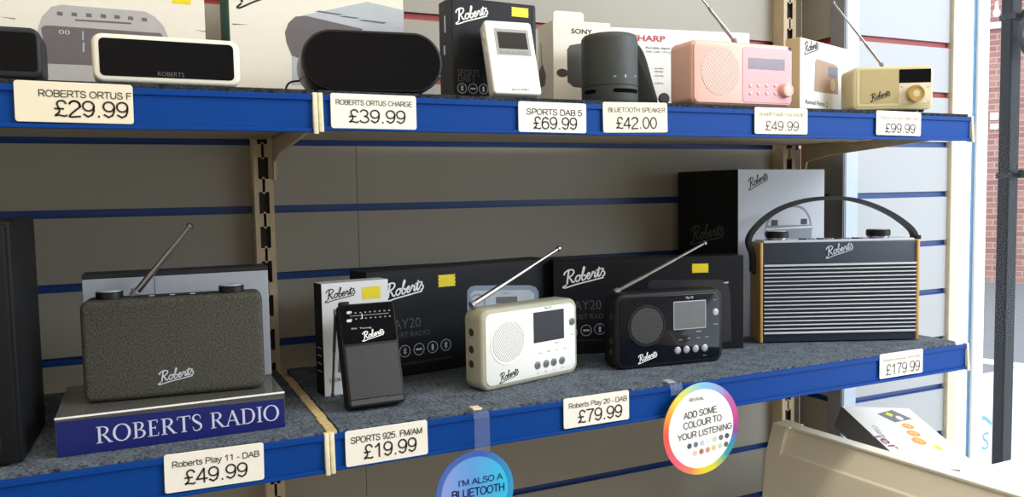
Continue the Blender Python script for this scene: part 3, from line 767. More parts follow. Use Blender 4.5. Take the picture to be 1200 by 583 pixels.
# plinth with its lettered sign
t = T('display_plinth', 'smoky acrylic plinth with a navy sign lettered in pale capitals', 'display stand', .0218, -.3396, ZL, .0043)
PW, PH, PD = .2197, .0391, .15
B().box(-PW / 2, PW / 2, 0, PD, PH - .004, PH, 0, .0006).obj('top_panel', 'acrylic', t, smooth=0)
B().box(-PW / 2, PW / 2, .0006, .004, 0, PH - .004, 0).obj('front_panel', 'acrylic', t, smooth=0)
for xs_ in (-PW / 2, PW / 2 - .004): B().box(xs_, xs_ + .004, .004, PD, 0, PH - .004, 0).obj('side_panel', 'acrylic', t, smooth=0)
B().box(-PW / 2, PW / 2, -.0008, .0012, PH - .0012, PH + .0003, 0).obj('polished_edge', 'white_print', t, smooth=0)
sg = B().prism([(-PW / 2 + .001, .0004), (PW / 2 - .001, .0004), (PW / 2 - .001, PH - .0075), (-PW / 2 + .001, PH - .0042)], -.0016, .0006, 0).obj('sign_insert', 'sign', t, smooth=0)
E_ = [(.17, .02)]
def st(a, b_, w): return ([a, b_], w)
GL = {
 'R': (.86, [st((.19, 0), (.19, 1), .14), st((.03, .02), (.36, .02), .045), st((.03, .98), (.3, .98), .045), ([(.19, .975), (.42, .97), (.58, .88), (.62, .74), (.56, .6), (.42, .51), (.2, .5)], [.045, .05, .1, .15, .1, .05, .045]), st((.38, .52), (.76, .02), .13), st((.66, .02), (.9, .02), .045)]),
 'O': (1.0, 'O'),
 'B': (.76, [st((.19, 0), (.19, 1), .14), st((.03, .02), (.3, .02), .045), st((.03, .98), (.3, .98), .045), ([(.19, .975), (.4, .97), (.54, .88), (.56, .75), (.5, .62), (.38, .53), (.2, .52)], [.045, .05, .1, .14, .1, .05, .045]), ([(.2, .52), (.42, .5), (.6, .42), (.65, .27), (.58, .11), (.42, .03), (.19, .025)], [.045, .05, .1, .15, .1, .05, .045])]),
 'E': (.7, [st((.19, 0), (.19, 1), .14), st((.03, .02), (.6, .02), .045), st((.03, .98), (.57, .98), .045), st((.19, .52), (.46, .52), .045), st((.57, .98), (.57, .8), .04), st((.61, .02), (.63, .22), .04), st((.46, .62), (.46, .42), .04)]),
 'T': (.78, [st((.4, 0), (.4, 1), .14), st((.25, .02), (.55, .02), .045), st((.03, .98), (.77, .98), .045), st((.04, .98), (.03, .78), .04), st((.76, .98), (.77, .78), .04)]),
 'S': (.62, [([(.52, .72), (.5, .9), (.34, 1.0), (.17, .95), (.1, .8), (.18, .64), (.36, .5), (.52, .36), (.55, .2), (.46, .06), (.3, 0), (.14, .06), (.08, .28)], [.03, .04, .05, .08, .11, .14, .15, .14, .11, .08, .05, .04, .03])]),
 'A': (.86, [st((.44, 1), (.1, .02), .055), st((.42, 1), (.76, .02), .14), st((.2, .34), (.62, .34), .045), st((0, .02), (.22, .02), .045), st((.62, .02), (.9, .02), .045)]),
 'D': (.92, [st((.19, 0), (.19, 1), .14), st((.03, .02), (.3, .02), .045), st((.03, .98), (.3, .98), .045), ([(.19, .975), (.45, .97), (.7, .85), (.8, .6), (.8, .4), (.7, .15), (.45, .03), (.19, .025)], [.045, .05, .09, .15, .15, .09, .05, .045])]),
 'I': (.38, [st((.19, 0), (.19, 1), .14), st((.03, .02), (.35, .02), .045), st((.03, .98), (.35, .98), .045)]),
 ' ': (.35, []),
}
def serif_line(parent, word, x0, x1, zb, cap, mat_name, y):
    adv = sum(GL[c][0] for c in word) + .06 * (len(word) - 1); k = (x1 - x0) / adv; b = B(); x = x0
    for c in word:
        a, ss = GL[c]
        if ss == 'O':
            n = 40; P = [(x + k * (.48 + .42 * math.cos(2 * PI * i / n)), zb + cap * (.5 + .5 * math.sin(2 * PI * i / n))) for i in range(n)]
            b.ribbon(P, [k * (.05 + .1 * abs(math.cos(2 * PI * i / n)) ** 1.5) for i in range(n)], (0, y, 0), closed=True)
        else:
            for pts, w in ss:
                if len(pts) > 2:
                    P = catmull([(u, v, 0) for u, v in pts], 6); n = len(P)
                    if isinstance(w, list): W = [w[min(int(i / 6), len(w) - 1)] * (1 - (i % 6) / 6) + w[min(int(i / 6) + 1, len(w) - 1)] * (i % 6) / 6 for i in range(n)]
                    else: W = [w] * n
                    P = [(p.x, p.y) for p in P]
                else: P, W = pts, [w, w]
                b.ribbon([(x + k * u, zb + cap * v) for u, v in P], [k * v for v in W], (0, y, 0))
        x += k * (a + .06)
    return b.obj('sign_lettering', mat_name, parent, smooth=0)
xa, za = t.f(113, 524, -.002); xb, zb2 = t.f(328, 497, -.002)
serif_line(sg, 'ROBERTS RADIO', xa, xb, .0095, .0168, 'sign_text', -.0018)

# pale carton behind the fabric radio
t = T('radio_carton', 'pale grey carton with dark lid edge behind the fabric fronted radio', 'box', .0337, -.24, ZL + PH, -.0234)
carton(t, .1966, .1265, .04, 'boxgrey', 'boxgrey', 'boxdark')
B().box(-.0983, .0983, -.0004, .041, .1265, .1315, 0, .0004).obj('lid', 'boxdark', t, smooth=0)
script_logo(t, 'printed_logo', t.f(154, 343), t.f(165, 339), 'ink', 0)
x, z = t.f(181, 335); B().sheet([(x, .100), (x + .0006, .100), (x + .0006, .1265), (x, .1265)], 0, th=.0002).obj('flap_seam', 'grey_print', t, smooth=0)

# fabric radio
t = T('fabric_radio', 'grey fabric fronted radio with two top knobs standing on the blue lettered plinth', 'radio', .0251, -.305, ZL + PH, -.1005)
w, h, d = .1812, .1085, .045
B().prism(rrect(-w / 2, w / 2, .001, h, .009, 7), 0, d, 0, .006, 4).obj('body', 'fabric', t)
B().prism(rrect(-w / 2 + .012, w / 2 - .012, 0, .002, .0008, 2), .006, d - .006, 0).obj('base_pad', 'black_soft', t, smooth=0)
for px in (128, 271):
    x, _ = t.f(px, 340, .02)
    k_ = B().lathe([(.0134, 0), (.0134, .0078), (.0125, .0085)], (x, .02, h - .0008), 'z', 36).obj('knob', 'black', t)
    B().lathe([(.0118, 0), (.0118, .0007), (.0001, .0008)], (x, .02, h + .0077), 'z', 36).obj('knob_cap', 'silver', k_)
b = B(); b.box(-.04, .035, .012, .03, h - .0005, h + .0008, 0, .0003); cp = b.obj('control_panel', 'black_soft', t, smooth=0)
for i in range(3):
    x, _ = t.f((178, 202, 226)[i], 345, .016); B().box(x - .0025, x + .0025, .013, .017, h + .0006, h + .0014, 0, .0003).obj('button', 'silver', t, smooth=0)
antenna(t, t.p3(158, 345, .035), t.p3(221, 267, .035), .0036)
script_logo(t, 'logo', t.f(187.5, 450.5), t.f(227, 441), 'silver', -.0001, k=1.15)

# small carton and pocket radio
t = T('radio_carton', 'small white carton with black side and yellow sticker behind the black pocket radio', 'box', .2418, -.2223, ZL, .1294)
carton(t, .0898, .1431, .0298, 'boxwhite', 'boxblack_side', 'boxwhite')
script_logo(t, 'printed_logo', t.f(382.5, 354.5), t.f(416, 346.5), 'ink', 0, k=1.1)
sticker(t, 423.5, 337, 446.5, 349.5)
text(t, 'printed_lettering', 'SPORTS', (*[t.f(386, 449)[0], -.0001, t.f(386, 449)[1]],), 'ink', width=.022, height=.005)
b = B(); pts = t.q([(396, 437), (399, 375), (452, 372), (454, 433)]); b.sheet(pts, 0, th=.0002); b.obj('printed_picture', 'greydark', t, smooth=0)
b = B()
for zz in (.03, .04, .05, .06): b.box(-.0453, -.0449, .008, .022, zz, zz + .0012, 0)
b.obj('printed_bar', 'silver', t, smooth=0)

t = T('pocket_radio', 'black pocket radio with glossy tuning panel leaning back by its small white carton', 'radio', .2402, -.3222, ZL + .006, .0159, .3216)
w, h, d = .0697, .1233, .022
B().prism(rrect(-w / 2, w / 2, 0, h, .005, 5), 0, d, 0, .0025, 3).obj('body', 'black_soft', t)
zt = t.f(430, 402)[1]
B().prism(rrect(-w / 2 + .002, w / 2 - .002, zt, h - .002, .003, 4), -.0006, .001, 0, .0003, 1).obj('tuning_panel', 'gloss', t)
zg0 = t.f(440, 466)[1]
B().prism(rrect(-w / 2 + .0035, w / 2 - .0035, zg0, zt - .003, .001, 3), -.0009, .001, 0, .0003, 1).obj('speaker_grille', dot_mat('pocket radio mesh', '161617', '5a5b5e', .0021, .24, diag=PI / 4), t, smooth=0)
B().prism(rrect(-w / 2 + .0035, w / 2 - .0035, .003, zg0 - .0008, .001, 3), -.0007, .001, 0, .0003, 1).obj('lower_band', mat('charcoal band', '3a3b3e', .45), t, smooth=0)
text(t, 'model_lettering', 'Sports 925', (*[t.f(434, 470)[0], -.0009, t.f(434, 470)[1]],), 'grey_print', width=.018)
b = B()
x0, z0 = t.f(410, 371.5); x1, z1 = t.f(455, 367)
b.sheet([(x0, z0), (x1, z0), (x1, z0 + .0007), (x0, z0 + .0007)], -.0006, 0)
for i in range(9):
    xx = x0 + (x1 - x0) * i / 8
    b.sheet([(xx, z0 + .003), (xx + .0022, z0 + .003), (xx + .0022, z0 + .0045), (xx, z0 + .0045)], -.0006, 0)
    b.sheet([(xx, z0 - .0042), (xx + .0022, z0 - .0042), (xx + .0022, z0 - .0028), (xx, z0 - .0028)], -.0006, 0)
b.obj('tuning_scale', 'alu_dark', t, smooth=0)
x, z = t.f(424, 371); B().box(x - .0004, x + .0004, -.0012, -.0006, z - .003, z + .003, 0).obj('tuning_needle', 'white_print', t, smooth=0)
for py in (367, 376.5):
    x, z = t.f(409, py); B().sheet(rrect(x - .003, x + .003, z - .0017, z + .0017, .0015, 3), -.0006).obj('band_mark', 'silver', t, smooth=0)
text(t, 'small_lettering', 'FM  Tuning', (*[t.f(412, 387)[0], -.0007, t.f(412, 387)[1]],), 'silver', width=.024, height=.002)
script_logo(t, 'logo', t.f(426, 400), t.f(450, 392.5), 'white_print', -.0007, k=1.2)
B().box(-w / 2 + .004, -w / 2 + .016, .006, .016, h - .001, h + .0045, 0, .001).obj('antenna_mount', 'black_soft', t)
a = antenna(t, t.p3(393, 366, .012), t.p3(390, 461, .012), .0019, 2, 'black')
B().lathe([(.003, 0), (.004, .001), (.004, .003), (.003, .004)], (w / 2 - .0005, .011, h * .72), 'x', 20).obj('tuning_wheel', 'black', t)

# the two wide black cartons
def wide_carton(X, Y, yaw, w, h, d, label):
    t = T('radio_carton', label, 'box', X, Y, ZL, yaw)
    carton(t, w, h, d, 'boxblack', 'boxblack_side', 'boxblack_side')
    B().box(-w / 2, w / 2, -.0003, .0004, h - .0055, h - .0048, 0).obj('lid_seam', 'boxdark', t, smooth=0)
    return t
t = wide_carton(.4225, -.1493, .1788, .3150, .1492, .055, 'wide black carton showing a pale printed radio, behind the white portable radio')
script_logo(t, 'printed_logo', t.f(452, 353.5), t.f(496, 342), 'white_print', 0, k=1.15)
sticker(t, 513, 323, 534, 335)
text(t, 'printed_lettering', 'PLAY20', (*[t.f(447, 388.5)[0], -.0001, t.f(447, 388.5)[1]],), 'grey_print', width=t.f(493, 380)[0] - t.f(447, 380)[0], height=.014, bold=-.012)
text(t, 'printed_lettering', 'DAB/BT RADIO', (*[t.f(452, 399)[0], -.0001, t.f(452, 399)[1]],), 'grey_print', width=t.f(504, 380)[0] - t.f(452, 380)[0], height=.008, bold=-.012)
icon_row(t, [(474.5, 412), (491, 409.5), (507, 407), (522.5, 404.5)], .0085, 'silver')
text(t, 'printed_lettering', 'A PORTABLE RADIO WITH BLUETOOTH', (*[t.f(472, 428.5)[0], -.0001, t.f(472, 428.5)[1]],), 'grey_print', width=t.f(529, 418)[0] - t.f(472, 418)[0], height=.0028)
P = t.q([(547.5, 372), (547.5, 341), (551, 336.5), (557, 335), (621, 334.5), (628, 337), (631, 342), (632, 372)])
pc = B().sheet(P, 0, th=.0002).obj('printed_picture', 'bluegrey', t, smooth=0)
B().sheet(t.q([(551, 372), (551, 345), (556, 341), (620, 340), (626, 345), (626, 372)]), -.0002, th=.0002).obj('printed_front', 'paleprod', pc, smooth=0)
B().sheet(t.q([(581, 356), (581, 348.5), (606, 347.5), (606, 356)]), -.0004, th=.0002).obj('printed_screen', 'greydark', pc, smooth=0)
x, z = t.f(559, 356); B().ring(x, z, .012, .0145, -.0004, th=.0002).obj('printed_speaker', 'bluegrey', pc, smooth=0)
text(t, 'printed_lettering', 'Play 20', (*[t.f(590, 345)[0], -.0004, t.f(590, 345)[1]],), 'greydark', width=.011)

t = wide_carton(.7123, -.1914, -.3474, .3023, .1481, .05, 'wide black carton showing a dark printed radio, behind the black portable radio')
script_logo(t, 'printed_logo', t.f(662, 337), t.f(709, 326), 'white_print', 0, k=1.15)
sticker(t, 810.5, 309.5, 830.5, 319.5)
text(t, 'printed_lettering', 'PLAY20', (*[t.f(659, 364)[0], -.0001, t.f(659, 364)[1]],), 'grey_print', width=t.f(704.5, 360)[0] - t.f(659, 360)[0], height=.015, bold=-.012)
text(t, 'printed_lettering', 'DAB/BT RADIO', (*[t.f(661, 375)[0], -.0001, t.f(661, 375)[1]],), 'grey_print', width=t.f(716, 370)[0] - t.f(661, 370)[0], height=.008, bold=-.012)
icon_row(t, [(670, 390), (687, 387.5), (703, 386)], .0088, 'silver')
text(t, 'printed_lettering', 'A PORTABLE RADIO WITH BLUETOOTH', (*[t.f(660, 401)[0], -.0001, t.f(660, 401)[1]],), 'grey_print', width=t.f(716, 399)[0] - t.f(660, 399)[0], height=.003)
pc = B().sheet(t.q([(760, 409), (760, 331), (764, 328.5), (846, 328), (853, 333), (856, 345), (857, 400)]), 0, th=.0002).obj('printed_picture', 'faint', t, smooth=0)
x, z = t.f(852, 331.5); B().sheet([(x - .006, z - .0008), (x + .002, z - .0012), (x + .002, z + .002), (x - .006, z + .0004)], -.0002, th=.0002).obj('printed_antenna_tip', 'silver', pc, smooth=0)  # pale tip of the pictured radio's antenna

# the two portable radios
def portable(X, Y, yaw, w, h, d, label, cols, K):
    body, panel, grille_m, btn, ink, scr, rimm = cols
    t = T('portable_radio', label, 'radio', X, Y, ZL, yaw)
    B().prism(rrect(-w / 2, w / 2, 0, h, .0145, 8), 0, d, 0, .0055, 4).obj('rubber_body', body, t)
    B().prism(rrect(-w / 2 + .0068, w / 2 - .0068, .0068, h - .0062, .0095, 7), -.0012, .003, 0, .0006, 2).obj('front_panel', panel, t)
    cx, cz = t.f(*K['spk'], -.0012); R = K['r']
    B().lathe([(R * 1.13, 0), (R * 1.13, .0008), (R * 1.03, .0008), (R * 1.0, -.0004), (R * .985, .0003), (.0003, .0004)], (cx, -.0010, cz), 'y', 48).obj('speaker_rim', rimm, t)
    B().sheet(circ(cx, cz, R * .98, 44), -.0014, th=.0005).obj('speaker_grille', grille_m, t, smooth=0)
    P = t.q(K['screen'], -.0012); x0 = min(p[0] for p in P); x1 = max(p[0] for p in P); z0 = sum(sorted(p[1] for p in P)[:2]) / 2; z1 = sum(sorted(p[1] for p in P)[2:]) / 2
    fr_ = B().sheet(rrect(x0 - .0008, x1 + .0008, z0 - .0008, z1 + .0008, .0006, 2), -.0012, th=.0003).obj('screen_frame', K.get('frame', 'black'), t, smooth=0)
    B().sheet([(x0, z0), (x1, z0), (x1, z1), (x0, z1)], -.0015, th=.0002).obj('screen', scr, t, smooth=0)
    for i, q in enumerate(K['btn']):
        x, z = t.f(*q, -.0012)
        o = B().lathe([(K['br'], 0), (K['br'], .0010), (K['br'] * .85, .0015), (.0002, .0013)], (x, -.0010, z), 'y', 24).obj('button', btn, t)
        B().ring(x, z, K['br'] * .3, K['br'] * .42, -.0025, th=.0001, n=16).obj('button_mark', ink, o, smooth=0)
    x, z = t.f(*K['pwr'], -.0012)
    o = B().lathe([(K['br'], 0), (K['br'], .0010), (K['br'] * .85, .0015), (.0002, .0013)], (x, -.0010, z), 'y', 24).obj('power_button', btn, t)
    B().ring(x, z, K['br'] * .35, K['br'] * .5, -.0025, th=.0001, n=16).obj('button_mark', ink, o, smooth=0)
    for q, s, ww in K['words']:
        x, z = t.f(*q, -.0012); text(t, 'small_lettering', s, (x, -.00125, z), ink, width=ww, align='C')
    a_, b_ = K['logo']; script_logo(t, 'logo', t.f(*a_, -.0012), t.f(*b_, -.0012), K['logo_mat'], -.0012, k=1.2)
    antenna(t, t.p3(*K['ant'][0], d * .62), t.p3(*K['ant'][1], d * .62), .0036)
    # ports on the left side
    for py in K['ports']:
        y, z = t.fx(K['portx'], py, -w / 2)
        o = B().lathe([(.0068, 0), (.0068, .0008), (.0058, .0008), (.0052, .0002), (.0004, .0001)], (-w / 2 + .0002, y, z), (-1, 0, 0), 24).obj('socket', body, t)
        B().lathe([(.0050, 0), (.0048, .0004), (.0003, .0004)], (-w / 2 - .0003, y, z), (-1, 0, 0), 20).obj('socket_hole', 'slot', o)
    for sx in (-1, 1): B().box(sx * w * .36 - .008, sx * w * .36 + .008, .006, d - .006, -.0002, .0012, 0).obj('foot', 'black_soft', t, smooth=0)
    return t
portable(.4608, -.2851, .2682, .1713, .1055, .036, 'white portable radio with grey green rubber edge and raised chrome aerial', (
    'olive', 'white', dot_mat('white perforated grille', 'e9e8e2', '55544e', .0025, .27, diag=.5), 'grey_btn', 'ink', 'lcd', 'white'), dict(
    spk=(595.5, 401), r=.0262, screen=[(626, 367), (660, 363), (660, 397), (626, 401)], btn=[(630, 428.5), (640, 426.5), (649, 424.5), (658.5, 422.5)], br=.0052,
    pwr=(670, 377), logo=((586.5, 449.5), (607.5, 439.5)), logo_mat='ink', ant=((554, 357), (653, 292.5)), portx=552.5, ports=(390, 410, 427),
    words=[((642, 362), 'Play 20', .012), ((633, 415), 'menu', .006), ((643, 412.5), 'info', .005), ((652.5, 410.5), 'preset', .006), ((661.5, 409), 'select', .006), ((630, 438.5), '< tune', .006), ((640, 436), 'vol -', .005), ((649.5, 434), 'vol +', .005), ((659, 431.5), 'tune >', .006), ((652, 402.5), 'stereo', .008), ((670, 392.5), 'standby', .007)]))
portable(.6780, -.2930, -.1099, .1744, .1085, .040, 'glossy black portable radio with raised chrome aerial in front of its black carton', (
    'black_soft', 'glossnavy', dot_mat('black perforated grille', '101012', '5d5e60', .0022, .26), 'silver_btn', 'silver', 'lcd_grey', 'black'), dict(
    spk=(758, 382), r=.0262, screen=[(790, 354), (826.5, 353), (826.5, 384), (790, 386)], btn=[(794, 411), (804.3, 410), (815, 409), (825.5, 408)], br=.0052, frame='silver',
    pwr=(838, 366), logo=((749, 426.5), (770, 418.5)), logo_mat='white_print', ant=((722.5, 342), (824, 286)), portx=716.5, ports=(372, 400, 413),
    words=[((808, 350), 'Play 20', .012), ((797.5, 399), 'menu', .006), ((807.5, 397.5), 'info', .005), ((818, 396.5), 'preset', .006), ((828, 395.5), 'select', .006), ((819, 389), 'stereo', .008), ((838, 352), 'power', .005), ((838.5, 380.5), 'standby', .007), ((826, 417), 'tune >', .006)]))

# tall carton behind
t = T('radio_carton', 'tall white carton with black side behind the wooden sided radio', 'box', 1.0174, -.156, ZL, .10)
w, h, d = .218, .2855, .148
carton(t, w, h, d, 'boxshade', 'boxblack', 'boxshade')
B().box(-w / 2 - .0006, -w / 2 + .004, -.0006, .001, 0, h, 0).obj('corner_seam', 'boxgrey', t, smooth=0)
script_logo(t, 'printed_logo', t.f(878.5, 222.5), t.f(900, 211.5), 'ink', 0, k=1.1)
ya, za = t.fx(811, 286, -w / 2); yb, zb_ = t.fx(848, 279, -w / 2)
ex = Vector((0, yb - ya, zb_ - za)); s_ = ex.length / 2.05; ex.normalize(); ez = Vector((1, 0, 0)).cross(ex) * -1
if ez.z < 0: ez = -ez
script_3d(t, 'printed_logo', Vector((-w / 2 - .0002, ya, za)) + ez * (.2 * s_), ex, ez, s_, 'grey_print', 1.15)
pc = B().sheet(t.q([(897, 300), (897, 266), (900, 264.5), (949, 263.5), (951, 266), (951, 300)]), 0, th=.0002).obj('printed_picture', 'slate', t, smooth=0)
b = B(); hp = catmull([(*t.f(*q), 0) for q in ((896, 276), (902, 256), (920, 243.5), (938, 243), (948, 254), (951, 270))], 8)
b.ribbon([(v.x, v.y) for v in hp], .0042, (0, 0, 0)); b.obj('printed_handle', 'slate', pc, smooth=0)
for q in ((907.5, 262), (942, 260.5)):
    x, z = t.f(*q); B().sheet(rrect(x - .008, x + .008, z - .004, z + .006, .0015, 3), -.0002, th=.0002).obj('printed_knob', 'ink', pc, smooth=0)
x0, z0 = t.f(897, 270); x1, z1 = t.f(951, 265); B().sheet([(x0, z0), (x1, z0), (x1, z1), (x0, z1)], -.0002, th=.0002).obj('printed_top', 'paleprod', pc, smooth=0)

# wooden sided radio
t = T('carry_radio', 'navy leathercloth radio with wooden sides, silver striped grille and carry handle', 'radio', 1.0213, -.2795, ZL, -.4114)
w, h, d = .2614, .1655, .052
sw = .0052
for s in (-1, 1):
    B().box(s * w / 2 - (sw if s > 0 else 0), s * w / 2 + (0 if s > 0 else sw), -.001, d, .0012, h, 0, .0018).obj('wooden_side', 'oak', t)
B().box(-w / 2 + sw, w / 2 - sw, .0015, d - .001, .0018, h - .0015, 0, .002).obj('case', 'leather', t)
zt = t.f(985, 310)[1]; zb_ = t.f(985, 389)[1]
B().box(-w / 2 + sw + .0008, w / 2 - sw - .0008, -.0004, .0018, zb_, zt, 0).obj('grille_backing', mat('grille cloth', '14161f', .8), t, smooth=0)
n = 17; b = B()
for i in range(n + 1):
    z = zb_ + (zt - zb_) * i / n; big = i in (0, n)
    b.box(-w / 2 + sw + .001, w / 2 - sw - .001, -.0022, 0, z - (.0016 if big else .00095), z + (.0016 if big else .00095), 0, .0004, 1)
b.obj('grille_bar', 'silver', t, smooth=0)
tp = B().box(-w / 2 + sw + .002, w / 2 - sw - .002, .004, d - .004, h - .002, h + .0022, 0, .0008).obj('top_plate', 'silver', t, smooth=0)
for i in range(8):
    x = -.055 + i * .0145
    B().box(x - .005, x + .005, .012, .022, h + .002, h + .0042, 0, .0006).obj('top_button', 'chrome' if i % 2 else 'black', t, smooth=0)
for px in (910.5, 1029):
    x, _ = t.f(px, 276, .026)
    k_ = B().lathe([(.0165, 0), (.0165, .004), (.0188, .0045), (.0188, .0125), (.0172, .0142), (.0002, .0142)], (x, .026, h + .002), 'z', 40).obj('knob', 'black', t)
    B().lathe([(.0145, 0), (.0145, .0008), (.0002, .001)], (x, .026, h + .0161), 'z', 36).obj('knob_cap', 'silver', k_)
    B().lathe([(.0168, 0), (.0172, .001), (.0172, .0035)], (x, .026, h + .0022), 'z', 36).obj('knob_collar', 'chrome', k_)
hy = d * .5
hp = [t.p3(*q, hy) for q in ((874.5, 319), (873, 300), (877, 281), (890, 262), (912, 246), (940, 236), (968, 232.5), (995, 233.5), (1020, 240), (1043, 250.5), (1060, 262), (1069, 271), (1072, 279.5))]
hp[0].x = -w / 2 - .0035; hp[1].x = -w / 2 - .0042
hp[-1].z = h + .001
B().band(catmull(hp, 6), (0, 1, 0), .017, .006).obj('handle', 'strap', t)
b = B(); b.lathe([(.0075, 0), (.0075, .003), (.005, .0045)], (-w / 2, hy, hp[0].z + .003), (-1, 0, 0), 20); b.obj('handle_boss', 'black', t)
b = B(); b.box(hp[-1].x - .004, hp[-1].x + .006, hy - .0095, hy + .0095, h - .001, h + .006, 0, .001); b.obj('handle_boss', 'black', t)
script_logo(t, 'logo', t.f(969.5, 302.5), t.f(1000, 293), 'silver', .0006, k=1.15)
for s in (-1, 1): B().box(s * w * .42 - .008, s * w * .42 + .008, .008, d - .008, 0, .002, 0).obj('foot', 'black_soft', t, smooth=0)

# ------------------------------------------------------------------ upper shelf, from the left
def clock_radio(X, Y, yaw, w, h, d, label, shell, screen_q, word=None):
    t = T('clock_radio', label, 'clock radio', X, Y, ZU, yaw)
    pr = rrect(-w / 2, w / 2, .0015, h, .0095, 6)
    B().prism(pr, 0, d, 0, .0035, 4).obj('shell', shell, t)
    P = screen_q(t); B().prism(P, -.0006, .002, 0, .0003, 1).obj('display', 'gloss', t, smooth=0)
    for s in (-1, 1): B().box(s * w * .36 - .006, s * w * .36 + .006, .008, d - .008, 0, .0022, 0).obj('foot', 'black_soft', t, smooth=0)
    for i in range(5): B().box(-w * .3 + i * w * .14, -w * .3 + i * w * .14 + .012, d * .4, d * .6, h - .0005, h + .0012, 0, .0004).obj('top_button', shell, t, smooth=0)
    if word: x, z = t.f(*word[0], -.0006); x1, z1 = t.f(*word[1], -.0006); text(t, 'maker_lettering', 'ROBERTS', (x, -.0007, z), 'grey_print', width=x1 - x, height=.0042)
    return t
def inset(pad, r): return lambda t, w=0, h=0: None
w, h = .1335, .0475
clock_radio(at(48.5, 60, -.3695).x - .072, -.3695, .0, .144, .0485, .055, 'dark clock radio cut off by the left edge of the upper shelf', 'boxdark',
            lambda t: rrect(-.066, t.f(43.5, 60)[0], .0085, .0435, .004, 5))
clock_radio(.0294, -.3700, .0137, .1335, .0475, .05, 'cream clock radio with dark screen on the upper shelf', 'cream',
            lambda t: rrect(-.0605, .0605, .0072, .0428, .0045, 5), ((185, 89), (216, 90.5)))

# white cartons behind
XA0, XA1 = .077, .105
t = T('radio_carton', 'large white carton printed with a grey clock radio behind the cream clock radio', 'box', -.075, -.2, ZU, 0)
w, h, d = .304, .175, .12
carton(t, w, h, d, 'boxcream', 'boxcream', 'boxcream')
pc = B().sheet(t.q([(49, 105), (44, 34), (49, 20), (60, 8), (72, 5.5), (170, 13.5), (182, 20), (192, 31), (197, 44), (197, 105)]), 0, th=.0002).obj('printed_picture', 'greyprod', t, smooth=0)
B().sheet(t.q([(56, 74.5), (48, 33), (52, 30), (60, 30), (188, 39), (192, 44), (194, 80)]), -.0002, th=.0002).obj('printed_front', 'greydark', pc, smooth=0)
for q in ((70, 16), (87, 17), (104, 18), (121, 19), (137, 20), (153, 21.5), (169, 23)):
    x, z = t.f(*q); B().sheet([(x - .0028, z - .0018), (x + .0028, z - .0022), (x + .003, z + .0018), (x - .0024, z + .0022)], -.0002, th=.0002).obj('printed_button', 'greydark', pc, smooth=0)
B().sheet(t.q([(88, 24.5), (88, 22.5), (154, 26.5), (154, 28.5)]), -.0002, th=.0002).obj('printed_bar', 'greydark', pc, smooth=0)
for q in (((96.5, 47), (96.5, 37), (98, 37), (98, 47)), ((97, 61), (97, 50), (98.8, 50), (98.8, 61))):
    B().sheet(t.q(q), -.0004, th=.0002).obj('printed_digit', 'paleprod', pc, smooth=0)
x, z = t.f(69, 40); text(t, 'printed_lettering', '00', (x, -.0006, z), 'silver', width=.011, height=.005)
sticker(t, 201, -4, 224, 5.5)
for q in ((0, 19.5), (228, 35)):
    x, z = t.f(*q); B().sheet([(x, z), (x + .014, z - .0008), (x + .014, z - .002)], 0, th=.0002).obj('flap_slit', 'ink_grey', t, smooth=0)

t = T('radio_carton', 'large white carton with teal side and printed oval radio, behind the black oval clock radio', 'box', .2135, -.2, ZU, 0)
w, h, d = .218, .175, .11
b = B(); b.box(-w / 2, w / 2, 0, d, 0, h, 0, .0008)
for f in b.bm.faces: f.material_index = 1 if f.normal.x < -.7 else 0
b.obj('carton', ['boxcream', 'teal'], t, smooth=0)
script_logo(t, 'printed_logo', t.f(281, 8), t.f(342, -12), 'ink', 0, k=1.2)
pc = B().sheet(t.q([(342, 65), (336, 50), (334, 38), (338, 27), (346, 20), (430, 2), (473, 12), (473, 100), (342, 100)]), 0, th=.0002).obj('printed_picture', 'paleprod', t, smooth=0)
B().sheet(t.q([(342, 65), (336, 50), (334, 38), (338, 27), (346, 19.5), (358, 18.5), (425, 34), (400, 90)]), -.0002, th=.0002).obj('printed_front', 'greydark', pc, smooth=0)
for q in (((369, 13.5), (374, 12.5), (402, 17), (397, 18)), ((398, 19.5), (403, 18.5), (422, 21), (417, 22)), ((420, 24), (425, 23), (454, 26.5), (449, 28))):
    B().sheet(t.q(q), -.0002, th=.0002).obj('printed_slot', 'greydark', pc, smooth=0)
x, z = t.f(272.5, 27.5); B().sheet([(x, z), (x + .019, z - .0003), (x, z - .0016)], 0, th=.0002).obj('flap_slit', 'ink_grey', t, smooth=0)
x, z = t.f(281, 106); text(t, 'printed_lettering', 'ORTUS CHARGE', (x, -.0002, z), 'paleprod', width=.05)

# oval clock radio
t = T('oval_clock_radio', 'black oval fronted clock radio lying on the upper shelf', 'clock radio', .2344, -.3700, ZU, -.111)
w, h, d = .1534, .0675, .075
B().prism(rrect(-w / 2, w / 2, .0008, h, h * .49, 16), .001, d, 0, .004, 4).obj('shell', mat('dark grey shell', '35353a', .38), t)
B().prism(rrect(-w / 2 + .001, w / 2 - .001, .0018, h - .001, h * .48, 16), -.0014, .0015, 0, .0012, 2).obj('front_rim', 'black', t)
B().prism(rrect(-w / 2 + .0035, w / 2 - .0035, .0042, h - .0034, h * .45, 16), -.0019, -.001, 0, .0003, 1).obj('display', 'gloss', t, smooth=0)
B().box(-.03, .03, .012, d - .01, 0, .0014, 0).obj('foot', 'black_soft', t, smooth=0)
B().tube(catmull([(-w / 2 + .012, d - .004, .022), (-w / 2 - .008, d + .006, .02), (-w / 2 - .013, d + .008, .006), (-w / 2 - .006, d + .012, .0015)], 8), .0012).obj('power_cable', 'black', t)

